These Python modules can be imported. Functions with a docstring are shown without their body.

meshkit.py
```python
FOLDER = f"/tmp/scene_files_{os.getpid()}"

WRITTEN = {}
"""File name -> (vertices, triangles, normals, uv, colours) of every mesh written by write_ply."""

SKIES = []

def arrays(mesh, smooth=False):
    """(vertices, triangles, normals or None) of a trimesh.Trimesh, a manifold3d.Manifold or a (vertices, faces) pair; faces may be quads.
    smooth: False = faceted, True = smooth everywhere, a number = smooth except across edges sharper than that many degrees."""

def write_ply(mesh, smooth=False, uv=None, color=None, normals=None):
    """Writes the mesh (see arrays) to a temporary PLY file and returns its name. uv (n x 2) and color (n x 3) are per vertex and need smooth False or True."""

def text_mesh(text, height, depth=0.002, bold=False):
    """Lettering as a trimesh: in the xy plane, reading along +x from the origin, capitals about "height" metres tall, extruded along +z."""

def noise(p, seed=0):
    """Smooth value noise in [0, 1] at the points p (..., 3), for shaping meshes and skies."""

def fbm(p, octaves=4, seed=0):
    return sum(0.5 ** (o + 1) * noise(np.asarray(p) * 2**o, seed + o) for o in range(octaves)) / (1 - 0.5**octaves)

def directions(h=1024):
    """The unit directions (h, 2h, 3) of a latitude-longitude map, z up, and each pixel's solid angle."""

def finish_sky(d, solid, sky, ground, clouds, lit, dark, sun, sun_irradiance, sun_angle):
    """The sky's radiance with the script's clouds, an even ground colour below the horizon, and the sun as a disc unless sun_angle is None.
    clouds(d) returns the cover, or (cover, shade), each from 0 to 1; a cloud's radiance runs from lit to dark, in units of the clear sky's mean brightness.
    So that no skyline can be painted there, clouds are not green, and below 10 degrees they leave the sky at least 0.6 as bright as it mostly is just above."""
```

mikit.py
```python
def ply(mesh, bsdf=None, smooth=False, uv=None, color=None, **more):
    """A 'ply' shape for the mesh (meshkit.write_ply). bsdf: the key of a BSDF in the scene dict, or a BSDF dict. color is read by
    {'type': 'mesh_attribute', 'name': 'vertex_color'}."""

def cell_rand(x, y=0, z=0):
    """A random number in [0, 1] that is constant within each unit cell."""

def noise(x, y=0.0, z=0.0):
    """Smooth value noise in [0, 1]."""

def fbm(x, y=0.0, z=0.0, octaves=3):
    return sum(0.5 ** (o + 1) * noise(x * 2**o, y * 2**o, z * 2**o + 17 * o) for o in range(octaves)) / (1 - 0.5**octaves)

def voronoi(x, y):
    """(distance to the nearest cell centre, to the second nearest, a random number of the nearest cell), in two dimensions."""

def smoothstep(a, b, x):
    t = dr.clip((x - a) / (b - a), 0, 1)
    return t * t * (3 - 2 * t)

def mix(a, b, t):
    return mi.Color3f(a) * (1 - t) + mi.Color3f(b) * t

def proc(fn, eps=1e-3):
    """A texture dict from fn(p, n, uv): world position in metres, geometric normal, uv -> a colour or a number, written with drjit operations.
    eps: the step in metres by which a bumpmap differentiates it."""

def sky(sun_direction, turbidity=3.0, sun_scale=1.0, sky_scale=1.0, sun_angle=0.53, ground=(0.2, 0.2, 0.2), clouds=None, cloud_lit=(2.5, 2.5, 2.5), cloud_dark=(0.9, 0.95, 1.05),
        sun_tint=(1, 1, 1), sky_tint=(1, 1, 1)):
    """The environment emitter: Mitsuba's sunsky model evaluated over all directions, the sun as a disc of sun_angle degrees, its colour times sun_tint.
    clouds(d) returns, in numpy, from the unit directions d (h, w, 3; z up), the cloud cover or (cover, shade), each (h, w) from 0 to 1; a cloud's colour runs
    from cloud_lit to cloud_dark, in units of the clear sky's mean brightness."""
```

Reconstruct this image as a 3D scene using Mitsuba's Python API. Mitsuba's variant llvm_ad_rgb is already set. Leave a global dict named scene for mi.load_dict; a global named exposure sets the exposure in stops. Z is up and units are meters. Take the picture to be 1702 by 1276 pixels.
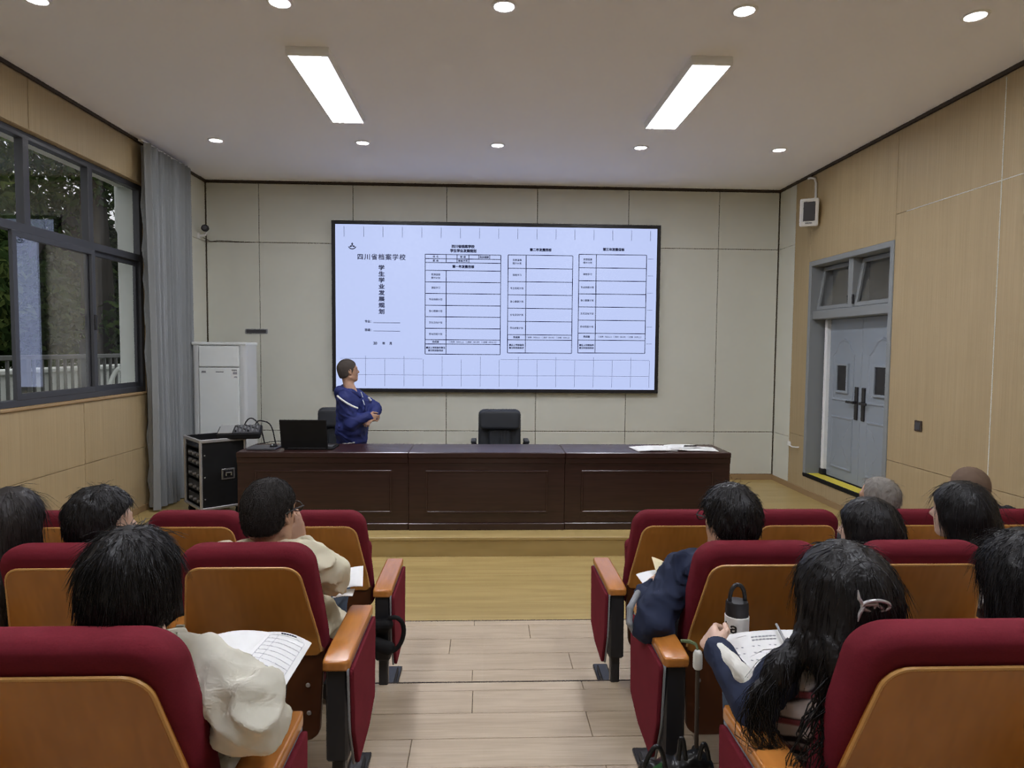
import math, glob, random
import numpy as np
import trimesh
import drjit as dr
import mitsuba as mi
import mikit, meshkit
from shapely.geometry import Polygon, box as sbox
from shapely.ops import unary_union

T = mi.ScalarTransform4f
V = np.array
rng = np.random.default_rng(7)
random.seed(7)
scene, labels = {'type': 'scene'}, {}

# ------------------------------------------------------------------ camera, light, exposure
exposure = 0.0
CAM_Z, FOC = 1.918, 1100.0
YAW, PITCH, ROLL = 0.0408, -0.0548, 0.0083


def cam_axes():
    f = V([math.sin(YAW) * math.cos(PITCH), math.cos(YAW) * math.cos(PITCH), math.sin(PITCH)])
    r0 = V([math.cos(YAW), -math.sin(YAW), 0])
    u0 = np.cross(r0, f)
    r = r0 * math.cos(ROLL) + u0 * math.sin(ROLL)
    return r, np.cross(r, f), f


CR, CU, CF = cam_axes()
EYE = V([0, 0, CAM_Z])


def at(px, py, y):
    """A photo pixel as the point at depth y (metres along the room)."""
    d = CF + (px - 851) / FOC * CR - (py - 638) / FOC * CU
    return EYE + d * y / d[1]


scene['camera'] = {'type': 'perspective', 'fov': math.degrees(2 * math.atan(851 / FOC)), 'fov_axis': 'x', 'near_clip': 0.05, 'far_clip': 200.0,
                   'to_world': T().look_at(origin=EYE.tolist(), target=(EYE + CF).tolist(), up=CU.tolist())}
L_PANEL, L_DOWN, L_SCREEN, SKY = 46.0, 112.0, 1.0, 4.2
scene['sky'] = mikit.sky([-0.5, 0.2, 0.8], turbidity=6.0, sun_scale=0.0, sky_scale=SKY, clouds=lambda d: (0.9 + 0 * d[..., 0], 0.35 + 0 * d[..., 0]), cloud_lit=(2, 2, 2), cloud_dark=(1, 1, 1.02))

# ------------------------------------------------------------------ helpers
_used = {}


def numbered(name):
    n = _used.get(name, -1) + 1
    _used[name] = n
    return name if n == 0 else f'{name}_{n:03d}'


def key_for(name, parent):
    return numbered(f'{parent}__{name}' if parent else name)


def put(name, mesh, mat, parent=None, label=None, cat=None, group=None, kind=None, smooth=False, **more):
    k = key_for(name, parent)
    scene[k] = mesh if isinstance(mesh, dict) else mikit.ply(mesh, mat, smooth, **more)
    tag(k, label, cat, group, kind)
    return k


def tag(k, label=None, cat=None, group=None, kind=None):
    d = {a: b for a, b in (('label', label), ('category', cat), ('group', group), ('kind', kind)) if b}
    if d:
        labels.setdefault(k, {}).update(d)
    return k


def thing(name, label, cat, group=None):
    return tag(numbered(name), label, cat, group)


def moved(m, loc=(0, 0, 0), rz=0, rx=0, ry=0):
    m = m.copy()
    M = trimesh.transformations.euler_matrix(rx, ry, rz, 'sxyz')
    M[:3, 3] = loc
    m.apply_transform(M)
    return m


_bx = {}


def bx(size, center=(0, 0, 0), ch=0.004):
    """A box with chamfered edges."""
    s = V(size, float) / 2
    c = min(ch, 0.45 * 2 * s.min() / 2)
    k = tuple(np.round(s, 5)) + (round(c, 5),)
    if k not in _bx:
        p = [[sx * (s[0] - (a != 0) * c), sy * (s[1] - (a != 1) * c), sz * (s[2] - (a != 2) * c)] for sx in (-1, 1) for sy in (-1, 1) for sz in (-1, 1) for a in range(3)]
        _bx[k] = trimesh.Trimesh(V(p)).convex_hull
    m = _bx[k].copy()
    m.apply_translation(center)
    return m


def b2(lo, hi, ch=0.004):
    lo, hi = V(lo, float), V(hi, float)
    return bx(hi - lo, (lo + hi) / 2, ch)


def cat_(*ms):
    return trimesh.util.concatenate([m for m in ms])


def tube(pts, r, n=10, caps=True):
    pts = V(pts, float)
    r = np.broadcast_to(V(r, float), len(pts))
    t = np.gradient(pts, axis=0)
    t /= np.linalg.norm(t, axis=1, keepdims=True) + 1e-12
    a = np.cross(t[0], [0, 0, 1.0])
    if np.linalg.norm(a) < 0.1:
        a = np.cross(t[0], [1.0, 0, 0])
    rings = []
    ang = np.arange(n) * 2 * np.pi / n
    for p, d, rr in zip(pts, t, r):
        a = a - d * (a @ d)
        a /= np.linalg.norm(a)
        b = np.cross(d, a)
        rings.append(p + rr * (np.cos(ang)[:, None] * a + np.sin(ang)[:, None] * b))
    return loft(rings, caps)


def loft(rings, caps=True, closed=True):
    rings = [V(r) for r in rings]
    n, m = len(rings[0]), len(rings)
    v = np.vstack(rings)
    f = []
    rngn = np.arange(n if closed else n - 1)
    for i in range(m - 1):
        a, b = i * n + rngn, i * n + (rngn + 1) % n
        f += [np.stack([a, b, b + n], 1), np.stack([a, b + n, a + n], 1)]
    if caps:
        c0, c1 = len(v), len(v) + 1
        v = np.vstack([v, rings[0].mean(0), rings[-1].mean(0)])
        i = np.arange(n)
        f += [np.stack([(i + 1) % n, i, np.full(n, c0)], 1), np.stack([(m - 1) * n + i, (m - 1) * n + (i + 1) % n, np.full(n, c1)], 1)]
    mesh = trimesh.Trimesh(v, np.vstack(f), process=False)
    if caps and closed and mesh.volume < 0:
        mesh.invert()
    return mesh


def lathe(prof, n=24, loc=(0, 0, 0)):
    ang = np.arange(n) * 2 * np.pi / n
    rings = [np.stack([max(r, 1e-4) * np.cos(ang), max(r, 1e-4) * np.sin(ang), np.full(n, z)], 1) for r, z in prof]
    m = loft(rings)
    m.apply_translation(loc)
    return m


def outline(poly, step):
    """A shapely polygon's ring as evenly spaced points with outward normals."""
    L = poly.exterior.length
    n = max(12, int(L / step))
    p = V([poly.exterior.interpolate(i * L / n).coords[0] for i in range(n)])
    if Polygon(p).exterior.is_ccw is False:
        p = p[::-1]
    t = np.roll(p, -1, 0) - np.roll(p, 1, 0)
    nrm = np.stack([t[:, 1], -t[:, 0]], 1)
    return p, nrm / (np.linalg.norm(nrm, axis=1, keepdims=True) + 1e-12)


def slab(poly, thick, rnd, step=0.012, k=4):
    """A rounded slab: outline in (a, b), thickness along c from 0 to thick."""
    p, n = outline(poly, step)
    rings = []
    for i in range(k + 1):
        s = i / k * np.pi / 2
        rings.append(np.column_stack([p - n * rnd * (1 - math.sin(s)), np.full(len(p), rnd * (1 - math.cos(s)))]))
    for i in range(k + 1):
        s = i / k * np.pi / 2
        rings.append(np.column_stack([p - n * rnd * (1 - math.cos(s)), np.full(len(p), thick - rnd + rnd * math.sin(s))]))
    # inner rings so the faces can be bent
    return rings


def filled(rings, inner=4):
    def shrink(r):
        c = r.mean(0)
        return [c + (r - c) * (j / inner) for j in range(1, inner)]
    return loft(shrink(rings[0]) + rings + shrink(rings[-1])[::-1])


# ------------------------------------------------------------------ materials
def mat(key, **d):
    scene[key] = d
    return key


def rgb(*c):
    return {'type': 'rgb', 'value': [float(x) for x in (c if len(c) == 3 else c * 3)]}


def plain(key, c, rough=0.6, spec=0.4, **more):
    return mat(key, type='twosided', bsdf={'type': 'principled', 'base_color': c if isinstance(c, dict) else rgb(*c), 'roughness': rough, 'specular': spec, **more})


N, F, SS, MX = mikit.noise, mikit.fbm, mikit.smoothstep, mikit.mix


def wallwood(p, n, uv):
    a = N(p.x * 160 + p.y * 160, 3.0, p.z * 2.5)
    b = F((p.x + p.y) * 30, 7.0, p.z * 0.7)
    return MX((0.335, 0.25, 0.132), (0.415, 0.32, 0.182), dr.clip(0.45 * b + 0.55 * a, 0, 1))


def floorwood(p, n, uv):
    w = F(p.x * 0.5, p.y * 5.0, p.z)
    a = F(p.x * 2.0, p.y * 30 + 6 * w, p.z * 9)
    c = N(p.x * 6, p.y * 160, 1.0)
    return MX((0.265, 0.185, 0.062), (0.41, 0.305, 0.13), dr.clip(0.3 * w + 0.65 * a + 0.15 * c, 0, 1))


def tierwood(p, n, uv):
    cell = mikit.cell_rand(p.x * 0.8 + 50, p.y * 5.2, p.z * 7)
    a = F(p.x * 3.0, p.y * 32, p.z * 11)
    c = N(p.x * 9, p.y * 150, 2.0)
    return MX((0.30, 0.225, 0.14), (0.49, 0.40, 0.285), dr.clip(0.62 * a + 0.3 * c + 0.12 * cell, 0, 1))


def shellwood(p, n, uv):
    a = F(p.x * 9, p.y * 3, p.z * 2.2)
    c = N(p.x * 90, p.y * 60, p.z * 7)
    return MX((0.27, 0.095, 0.014), (0.47, 0.20, 0.040), dr.clip(0.75 * a + 0.22 * c, 0, 1))


def armwood(p, n, uv):
    a = F(p.x * 40, p.y * 5, p.z * 30)
    return MX((0.34, 0.12, 0.02), (0.52, 0.21, 0.05), a)


def mahogany(p, n, uv):
    a = F(p.x * 3, p.y * 20, p.z * 40)
    c = N(p.x * 14, p.y * 90, p.z * 200)
    return MX((0.015, 0.0062, 0.0055), (0.036, 0.0125, 0.0105), dr.clip(0.7 * a + 0.3 * c, 0, 1))


def redcloth(p, n, uv):
    a = N(p.x * 420, p.y * 420, p.z * 420)
    b = F(p.x * 14, p.y * 14, p.z * 14)
    return MX((0.095, 0.009, 0.015), (0.15, 0.015, 0.025), dr.clip(0.5 * a + 0.5 * b, 0, 1))


def fine(p, n, uv):
    return F(p.x * 260, p.y * 260, p.z * 260)


def hairbump(p, n, uv):
    return N(p.x * 330, p.y * 330, p.z * 26) + 0.5 * N(p.x * 120, p.y * 120, p.z * 10)


def foldbump(p, n, uv):
    return F(p.x * 22, p.y * 22, p.z * 14) + 0.15 * N(p.x * 300, p.y * 300, p.z * 300)


def wood_mat(key, fn, rough, spec=0.5, coat=0.0):
    mat(key, type='twosided', bsdf={'type': 'principled', 'base_color': mikit.proc(fn), 'roughness': rough, 'specular': spec, 'clearcoat': coat, 'clearcoat_gloss': 0.85})


def bumped(key, c, rough, fn, sc, spec=0.3, **more):
    mat(key, type='twosided', bsdf={'type': 'bumpmap', 'arbitrary': {'type': 'proc', **{k: v for k, v in mikit.proc(fn).items() if k != 'type'}}, 'scale': sc,
        'bsdf': {'type': 'principled', 'base_color': c if isinstance(c, dict) else rgb(*c), 'roughness': rough, 'specular': spec, **more}})


wood_mat('m_wallwood', wallwood, 0.55)
wood_mat('m_floor', floorwood, 0.38)
wood_mat('m_tier', tierwood, 0.42)
wood_mat('m_shell', shellwood, 0.33, 0.5, 0.25)
mat('m_arm', type='twosided', bsdf={'type': 'roughplastic', 'diffuse_reflectance': mikit.proc(armwood), 'alpha': 0.06, 'int_ior': 1.6, 'nonlinear': False})
wood_mat('m_desk', mahogany, 0.28, 0.5, 0.3)
wood_mat('m_red', redcloth, 0.9, 0.15)
plain('m_shell_glint', (0.50, 0.27, 0.085), 0.35)  # pale tone stands in for light caught on the bevelled shell edge
plain('m_shell_shaded', (0.085, 0.026, 0.008), 0.4)  # shell wood with the shade low behind the seats put into its colour
plain('m_cream', (0.60, 0.605, 0.535), 0.5)
plain('m_gap', (0.10, 0.085, 0.06), 0.8)
plain('m_ceiling', (0.83, 0.835, 0.88), 0.85)
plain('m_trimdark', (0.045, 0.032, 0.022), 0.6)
plain('m_baseboard', (0.30, 0.20, 0.10), 0.5)
plain('m_black', (0.012, 0.012, 0.014), 0.4)
plain('m_blackmetal', (0.016, 0.016, 0.018), 0.35)
plain('m_blackmatt', (0.007, 0.007, 0.0075), 0.7, 0.2)
plain('m_leather', (0.018, 0.021, 0.026), 0.42)
plain('m_darkgrey', (0.05, 0.05, 0.055), 0.5)
plain('m_grey', (0.22, 0.23, 0.24), 0.5)
plain('m_steel', (0.62, 0.62, 0.62), 0.3, metallic=0.9)
plain('m_alu', (0.5, 0.5, 0.5), 0.38, metallic=0.7)
plain('m_white', (0.76, 0.77, 0.76), 0.4)
plain('m_acwhite', (0.74, 0.78, 0.77), 0.3)
plain('m_acgrey', (0.56, 0.58, 0.58), 0.35)
plain('m_windowframe', (0.045, 0.048, 0.056), 0.4)
plain('m_doorframe', (0.22, 0.235, 0.24), 0.45)
plain('m_door', (0.26, 0.295, 0.335), 0.42)
plain('m_yellow', (0.62, 0.50, 0.06), 0.6)
plain('m_paper', (0.72, 0.73, 0.72), 0.8)
plain('m_paperyellow', (0.72, 0.66, 0.42), 0.8)
plain('m_ink', (0.02, 0.025, 0.05), 0.7)
plain('m_inkgrey', (0.30, 0.31, 0.34), 0.8)
plain('m_ledink', (0.028, 0.034, 0.085), 0.9, 0.0)
plain('m_skin', (0.40, 0.235, 0.155), 0.5)
plain('m_skinpale', (0.56, 0.38, 0.29), 0.5)
plain('m_lip', (0.32, 0.13, 0.11), 0.5)
bumped('m_hair', (0.0065, 0.006, 0.0065), 0.45, hairbump, 0.0016, 0.28)
bumped('m_hairbrown', (0.013, 0.010, 0.009), 0.45, hairbump, 0.0016, 0.28)
bumped('m_hairgrey', (0.20, 0.185, 0.165), 0.55, hairbump, 0.002)
bumped('m_hairshort', (0.014, 0.012, 0.011), 0.7, fine, 0.003, 0.2)
bumped('m_hairbuzz', (0.055, 0.045, 0.038), 0.75, fine, 0.003, 0.2)
bumped('m_hairshaved', (0.13, 0.088, 0.062), 0.75, fine, 0.002, 0.2)
bumped('m_curtain', (0.24, 0.255, 0.262), 0.8, fine, 0.0004)
bumped('m_bluejacket', (0.018, 0.026, 0.125), 0.6, foldbump, 0.012)
bumped('m_navy', (0.012, 0.018, 0.042), 0.8, foldbump, 0.012)
bumped('m_hoodie', (0.56, 0.545, 0.46), 0.95, foldbump, 0.012)
bumped('m_creamshirt', (0.60, 0.56, 0.42), 0.9, foldbump, 0.012)
bumped('m_darkcloth', (0.02, 0.02, 0.022), 0.85, foldbump, 0.01)
bumped('m_whitecloth', (0.66, 0.66, 0.60), 0.9, foldbump, 0.01)
bumped('m_jeans', (0.07, 0.10, 0.15), 0.9, foldbump, 0.008)
plain('m_greencloth', (0.10, 0.13, 0.06), 0.9)
plain('m_bark', (0.035, 0.030, 0.024), 0.95)
plain('m_outwall', (0.62, 0.66, 0.62), 0.9)
plain('m_rail', (0.12, 0.13, 0.125), 0.6)
plain('m_ground', (0.12, 0.12, 0.10), 0.95)
plain('m_bagblack', (0.010, 0.011, 0.012), 0.25)
plain('m_bag_green', (0.05, 0.22, 0.09), 0.4)
plain('m_handlewhite', (0.66, 0.67, 0.62), 0.4)
plain('m_clip', (0.5, 0.5, 0.52), 0.25, metallic=0.4)
scene['m_glass'] = {'type': 'thindielectric', 'int_ior': 1.52}
for i, c in enumerate([(0.075, 0.12, 0.035), (0.12, 0.165, 0.05), (0.045, 0.08, 0.026)]):
    mat(f'm_leaf_{i}', type='principledthin', base_color=rgb(*c), roughness=0.5, diff_trans=0.7)


def plaid(p, n, uv):
    a = SS(0.35, 0.5, dr.abs(dr.sin(p.x * 55 + p.y * 22)))
    b = SS(0.90, 0.98, dr.abs(dr.sin(p.z * 48 + p.y * 18)))
    c = MX((0.018, 0.010, 0.014), (0.38, 0.33, 0.31), SS(0.35, 0.75, dr.abs(dr.sin(p.z * 62 - p.x * 30))))
    return MX(c, (0.22, 0.05, 0.06), 0.7 * b)


mat('m_plaid', type='twosided', bsdf={'type': 'principled', 'base_color': mikit.proc(plaid), 'roughness': 0.9, 'specular': 0.2})


def emitter(r, g, b):
    return {'type': 'area', 'radiance': rgb(r, g, b)}


# ------------------------------------------------------------------ room
XL, XR, YF, ZC, ZS = -3.56, 3.858, 8.65, 4.005, 0.18
YB = -2.6
GAP = 0.007


def struct(name, mesh, m, label=None, **k):
    return put(name, mesh, m, label=label, kind='structure', **k)


fl = struct('floor', b2((XL - .3, 3.2, -0.15), (XR + .3, 6.0, 0.0), 0.001), 'm_floor', 'flat yellow wood floor between stage and seating tiers')
st = struct('stage', b2((XL - .3, 6.02, -0.15), (XR + .3, YF + .2, ZS - .03), 0.001), 'm_floor', 'low yellow wood stage under the speaker desks')
put('stage_deck', b2((XL, 5.985, ZS - .03), (XR, YF, ZS), 0.004), 'm_floor', st)
put('riser_board', b2((XL, 5.995, 0.0), (XR, 6.02, ZS - .032), 0.002), 'm_floor', st)
# tiers: each tread is laid with single planks
TIERS = [(4.26, 0.13), (3.21, 0.26), (2.17, 0.39), (1.13, 0.52)]
back = [3.21, 2.17, 1.13, YB]
offs = {0: [0.1, 0.48, 0.03, 0.73, 0.4, 0.9], 1: [0.72, 0.55, 0.03, 0.78, 0.35]}
joints = {0: [[-1.3, -0.06, 1.2], [-0.95, 0.29, 1.5], [-1.4, -0.2, 1.0], [-0.7, 0.5]], 1: [[-0.7, 0.49, 1.7], [-0.05, 1.2, -1.2], [-0.75, 0.47, 1.65], [-0.3, 0.9]]}
for i, (ye, z) in enumerate(TIERS):
    t = struct('floor_tier', b2((XL, back[i] - 0.05, -0.15), (XR, ye - 0.02, z - 0.014), 0.001), 'm_gap', ['lowest seating tier in pale laminate planks', 'middle seating tier in pale laminate planks', 'seating tier under the nearest row of seats', 'seating tier behind the nearest row'][i])
    put('riser_board', b2((XL, ye - 0.02, z - 0.15), (XR, ye - 0.006, z - 0.012), 0.001), 'm_tier', t)
    put('edge_strip', b2((XL, ye - 0.008, z - 0.012), (XR, ye, z + 0.001), 0.002), 'm_trimdark', t)
    if i > 2:
        put('deck', b2((XL, back[i], z - 0.014), (XR, ye - 0.008, z), 0.001), 'm_tier', t)
        continue
    y, r = ye - 0.009, 0
    first = [0.075, 0.08, 0.1][i]
    while y > back[i] + 0.01:
        w = first if r == 0 else 0.196
        y0 = max(y - w, back[i])
        xs = [XL] + sorted((joints.get(i, [[]])[r % len(joints.get(i, [[]]))] if i in joints else []) + [-2.4 - 0.1 * r, 2.5 - 0.15 * r]) + [XR]
        for a, b in zip(xs[:-1], xs[1:]):
            if b - a > 0.05:
                put('plank', b2((a + .0012, y0 + .0012, z - .014), (b - .0012, y - .0012, z), 0.0015), 'm_tier', t)
        y, r = y0, r + 1

struct('ceiling', b2((XL - .3, YB, ZC), (XR + .3, YF + .2, ZC + .2), 0.001), 'm_ceiling', 'flat white ceiling with recessed downlights')
struct('wall_back', b2((XL - .3, YB - .2, -0.2), (XR + .3, YB, ZC + .2), 0.001), 'm_cream', 'plain wall behind the seating')

# front wall panels
wf = struct('wall_front', b2((XL - .3, YF + 0.012, -0.2), (XR + .3, YF + .2, ZC + .2), 0.001), 'm_gap', 'cream panelled front wall behind the display')
xs = [XL + .012, -2.89, -1.70, -0.505, 0.665, 1.855, 3.05, XR - .012]
zs = [ZS + 0.075, 0.822, 3.232, ZC - .03]
for a, b in zip(xs[:-1], xs[1:]):
    for c, d in zip(zs[:-1], zs[1:]):
        put('panel', b2((a + GAP / 2, YF, c + GAP / 2), (b - GAP / 2, YF + 0.013, d - GAP / 2), 0.003), 'm_cream', wf)
struct('baseboard_front', b2((XL, YF - .014, ZS), (XR, YF + .012, ZS + .075), 0.003), 'm_baseboard', 'low wooden baseboard along the front wall')

# right wall: door opening Y 6.16..7.80, z 0.43..2.965
DY0, DY1, DZ0, DZ1 = 6.16, 7.80, 0.43, 2.965
WT = 0.26
parts = [b2((XR + .012, YB, -.2), (XR + WT, DY0, ZC + .2), 0.001), b2((XR + .012, DY1, -.2), (XR + WT, YF + .2, ZC + .2), 0.001),
         b2((XR + .012, DY0, DZ1), (XR + WT, DY1, ZC + .2), 0.001), b2((XR + .012, DY0, -.2), (XR + WT, DY1, DZ0), 0.001)]
wr = struct('wall_right', cat_(*parts), 'm_gap', 'right wall clad in pale wood veneer panels')


def rpanel(y0, y1, z0, z1, m='m_wallwood', g=0.004):
    put('panel', b2((XR, y0 + g / 2, z0 + g / 2), (XR + .013, y1 - g / 2, z1 - g / 2), 0.002), m, wr)


for y0, y1 in ((YB, 1.32), (1.32, 2.5), (2.5, 3.69), (3.69, 4.88), (4.88, DY0)):
    for z0, z1 in ((0.0, 0.875), (0.875, 3.2), (3.2, ZC - .03)):
        rpanel(y0, y1, z0, z1)
rpanel(DY0, DY1, DZ1, ZC - .03); rpanel(DY0, DY1, ZS, DZ0)
rpanel(DY1, 8.2, ZS, 0.875); rpanel(DY1, 8.2, 0.875, ZC - .03)
for z0, z1 in ((ZS, 0.822), (0.822, 3.232), (3.232, ZC - .03)):
    rpanel(8.2, YF, z0, z1, 'm_cream')
for y, z0, z1 in ((4.88, 0.9, ZC - .05),):  # cream strips stand in for light caught along the panel joints
    struct('trim', b2((XR - .003, y - .005, z0), (XR + .004, y + .004, z1), 0.001), 'm_cream', 'pale strip painted for light caught on an upright joint of the right wall')
struct('trim', b2((XR - .003, 2.0, 3.195), (XR + .004, 6.0, 3.203), 0.001), 'm_cream', 'pale strip painted for light caught on a level joint of the right wall')
struct('baseboard_right', b2((XR - .012, 6.0, ZS), (XR, YF, ZS + .07), 0.003), 'm_baseboard', 'wooden baseboard along the right wall')
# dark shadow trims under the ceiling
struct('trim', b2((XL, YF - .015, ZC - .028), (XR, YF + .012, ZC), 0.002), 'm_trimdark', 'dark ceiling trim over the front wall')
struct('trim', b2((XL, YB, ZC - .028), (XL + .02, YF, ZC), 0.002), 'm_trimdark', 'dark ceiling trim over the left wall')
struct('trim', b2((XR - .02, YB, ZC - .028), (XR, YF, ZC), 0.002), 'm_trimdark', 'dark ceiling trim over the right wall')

# left wall with the long window: opening Y 2.9..7.2, z 1.43..3.58
WY0, WY1, WZ0, WZ1 = 2.9, 7.2, 1.425, 3.575
XW = XL - 0.085
parts = [b2((XL - .3, YB, -.2), (XL - .012, WY0, ZC + .2), 0.001), b2((XL - .3, WY1, -.2), (XL - .012, YF + .2, ZC + .2), 0.001),
         b2((XL - .3, WY0, WZ1), (XL - .012, WY1, ZC + .2), 0.001), b2((XL - .3, WY0, -.2), (XL - .012, WY1, WZ0 - .02), 0.001)]
wl = struct('wall_left', cat_(*parts), 'm_wallwood', 'left wall with wood veneer panels around the window')


def lpanel(y0, y1, z0, z1, m='m_wallwood', g=0.005):
    put('panel', b2((XL - .013, y0 + g / 2, z0 + g / 2), (XL, y1 - g / 2, z1 - g / 2), 0.002), m, wl)


for y0, y1 in ((WY0, 3.6), (3.6, 4.8), (4.8, 6.01), (6.01, 7.2)):
    for z0, z1 in ((0.0, 0.848), (0.848, WZ0 - .02)):
        lpanel(y0, y1, z0, z1)
lpanel(YB, WY0, 0, ZC - .03); lpanel(WY0, 5.4, WZ1, ZC - .03); lpanel(5.4, WY1, WZ1, ZC - .03)
lpanel(WY1, 8.25, ZS, ZC - .03)
for z0, z1 in ((ZS, 0.822), (0.822, 3.232), (3.232, ZC - .03)):
    lpanel(8.25, YF, z0, z1, 'm_cream')
struct('trim', b2((XL - .15, WY0, WZ0 - .02), (XL + .02, WY1, WZ0), 0.004), 'm_baseboard', 'pale wooden window sill board')
struct('baseboard_left', b2((XL, 6.0, ZS), (XL + .012, YF, ZS + .07), 0.003), 'm_baseboard', 'wooden baseboard along the left wall')

# window
FW = 0.055
win = tag(numbered('window_1'), 'dark grey metal framed window on the left wall with sliding lower sashes', kind='structure')
for lo, hi in (((WY0, WZ1 - FW), (WY1, WZ1)), ((WY0, WZ0), (WY1, WZ0 + FW)), ((WY0, WZ0), (WY0 + FW, WZ1)), ((WY1 - FW, WZ0), (WY1, WZ1))):
    put('frame', b2((XW - .04, lo[0], lo[1]), (XW + .03, hi[0], hi[1])), 'm_windowframe', win)
ZT = 2.82
put('transom', b2((XW - .04, WY0, ZT - .035), (XW + .03, WY1, ZT + .035)), 'm_windowframe', win)
MUL = [3.6, 4.55, 5.44, 6.29]
for y in MUL:
    put('mullion', b2((XW - .04, y - .035, ZT), (XW + .03, y + .035, WZ1)), 'm_windowframe', win)
eds = [WY0] + MUL + [WY1]
for a, b in zip(eds[:-1], eds[1:]):
    put('pane', trimesh.Trimesh(V([[XW - .005, y, z] for y, z in ((a + .03, ZT + .03), (b - .03, ZT + .03), (b - .03, WZ1 - .05), (a + .03, WZ1 - .05))]), [[0, 1, 2], [0, 2, 3]], process=False), 'm_glass', win, label='clear window pane')


def sash(y0, y1, x, tilt, n_glass):
    z0, z1 = WZ0 + .05, ZT - .03
    w = 0.052
    s = put('sash', cat_(b2((x - .016, y0, z0), (x + .016, y0 + w, z1)), b2((x - .016, y1 - w, z0), (x + .016, y1, z1)), b2((x - .015, y0, z0), (x + .015, y1, z0 + w)), b2((x - .015, y0, z1 - w), (x + .015, y1, z1))), 'm_windowframe', win)
    for g in range(n_glass):
        ym, dy = (y0 + y1) / 2, (y1 - y0) / 2 - w + .005
        q = [[x - .012 * g + math.tan(tilt) * (y - ym), y, z] for y, z in ((ym - dy, z0 + w - .004), (ym + dy, z0 + w - .004), (ym + dy, z1 - w + .004), (ym - dy, z1 - w + .004))]
        k = key_for('pane', s)
        scene[k] = mikit.ply(trimesh.Trimesh(V(q), [[0, 1, 2], [0, 2, 3]], process=False), 'm_glass')
    return s


sash(5.25, 6.33, XW + .018, -0.030, 2)
s = sash(6.26, WY1 - .04, XW - .02, 0.0, 1)
put('latch', b2((XW + .034, 6.285, 2.05), (XW + .05, 6.315, 2.19), .005), 'm_black', win)
sash(3.35, 4.4, XW - .02, 0.0, 1)

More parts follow.
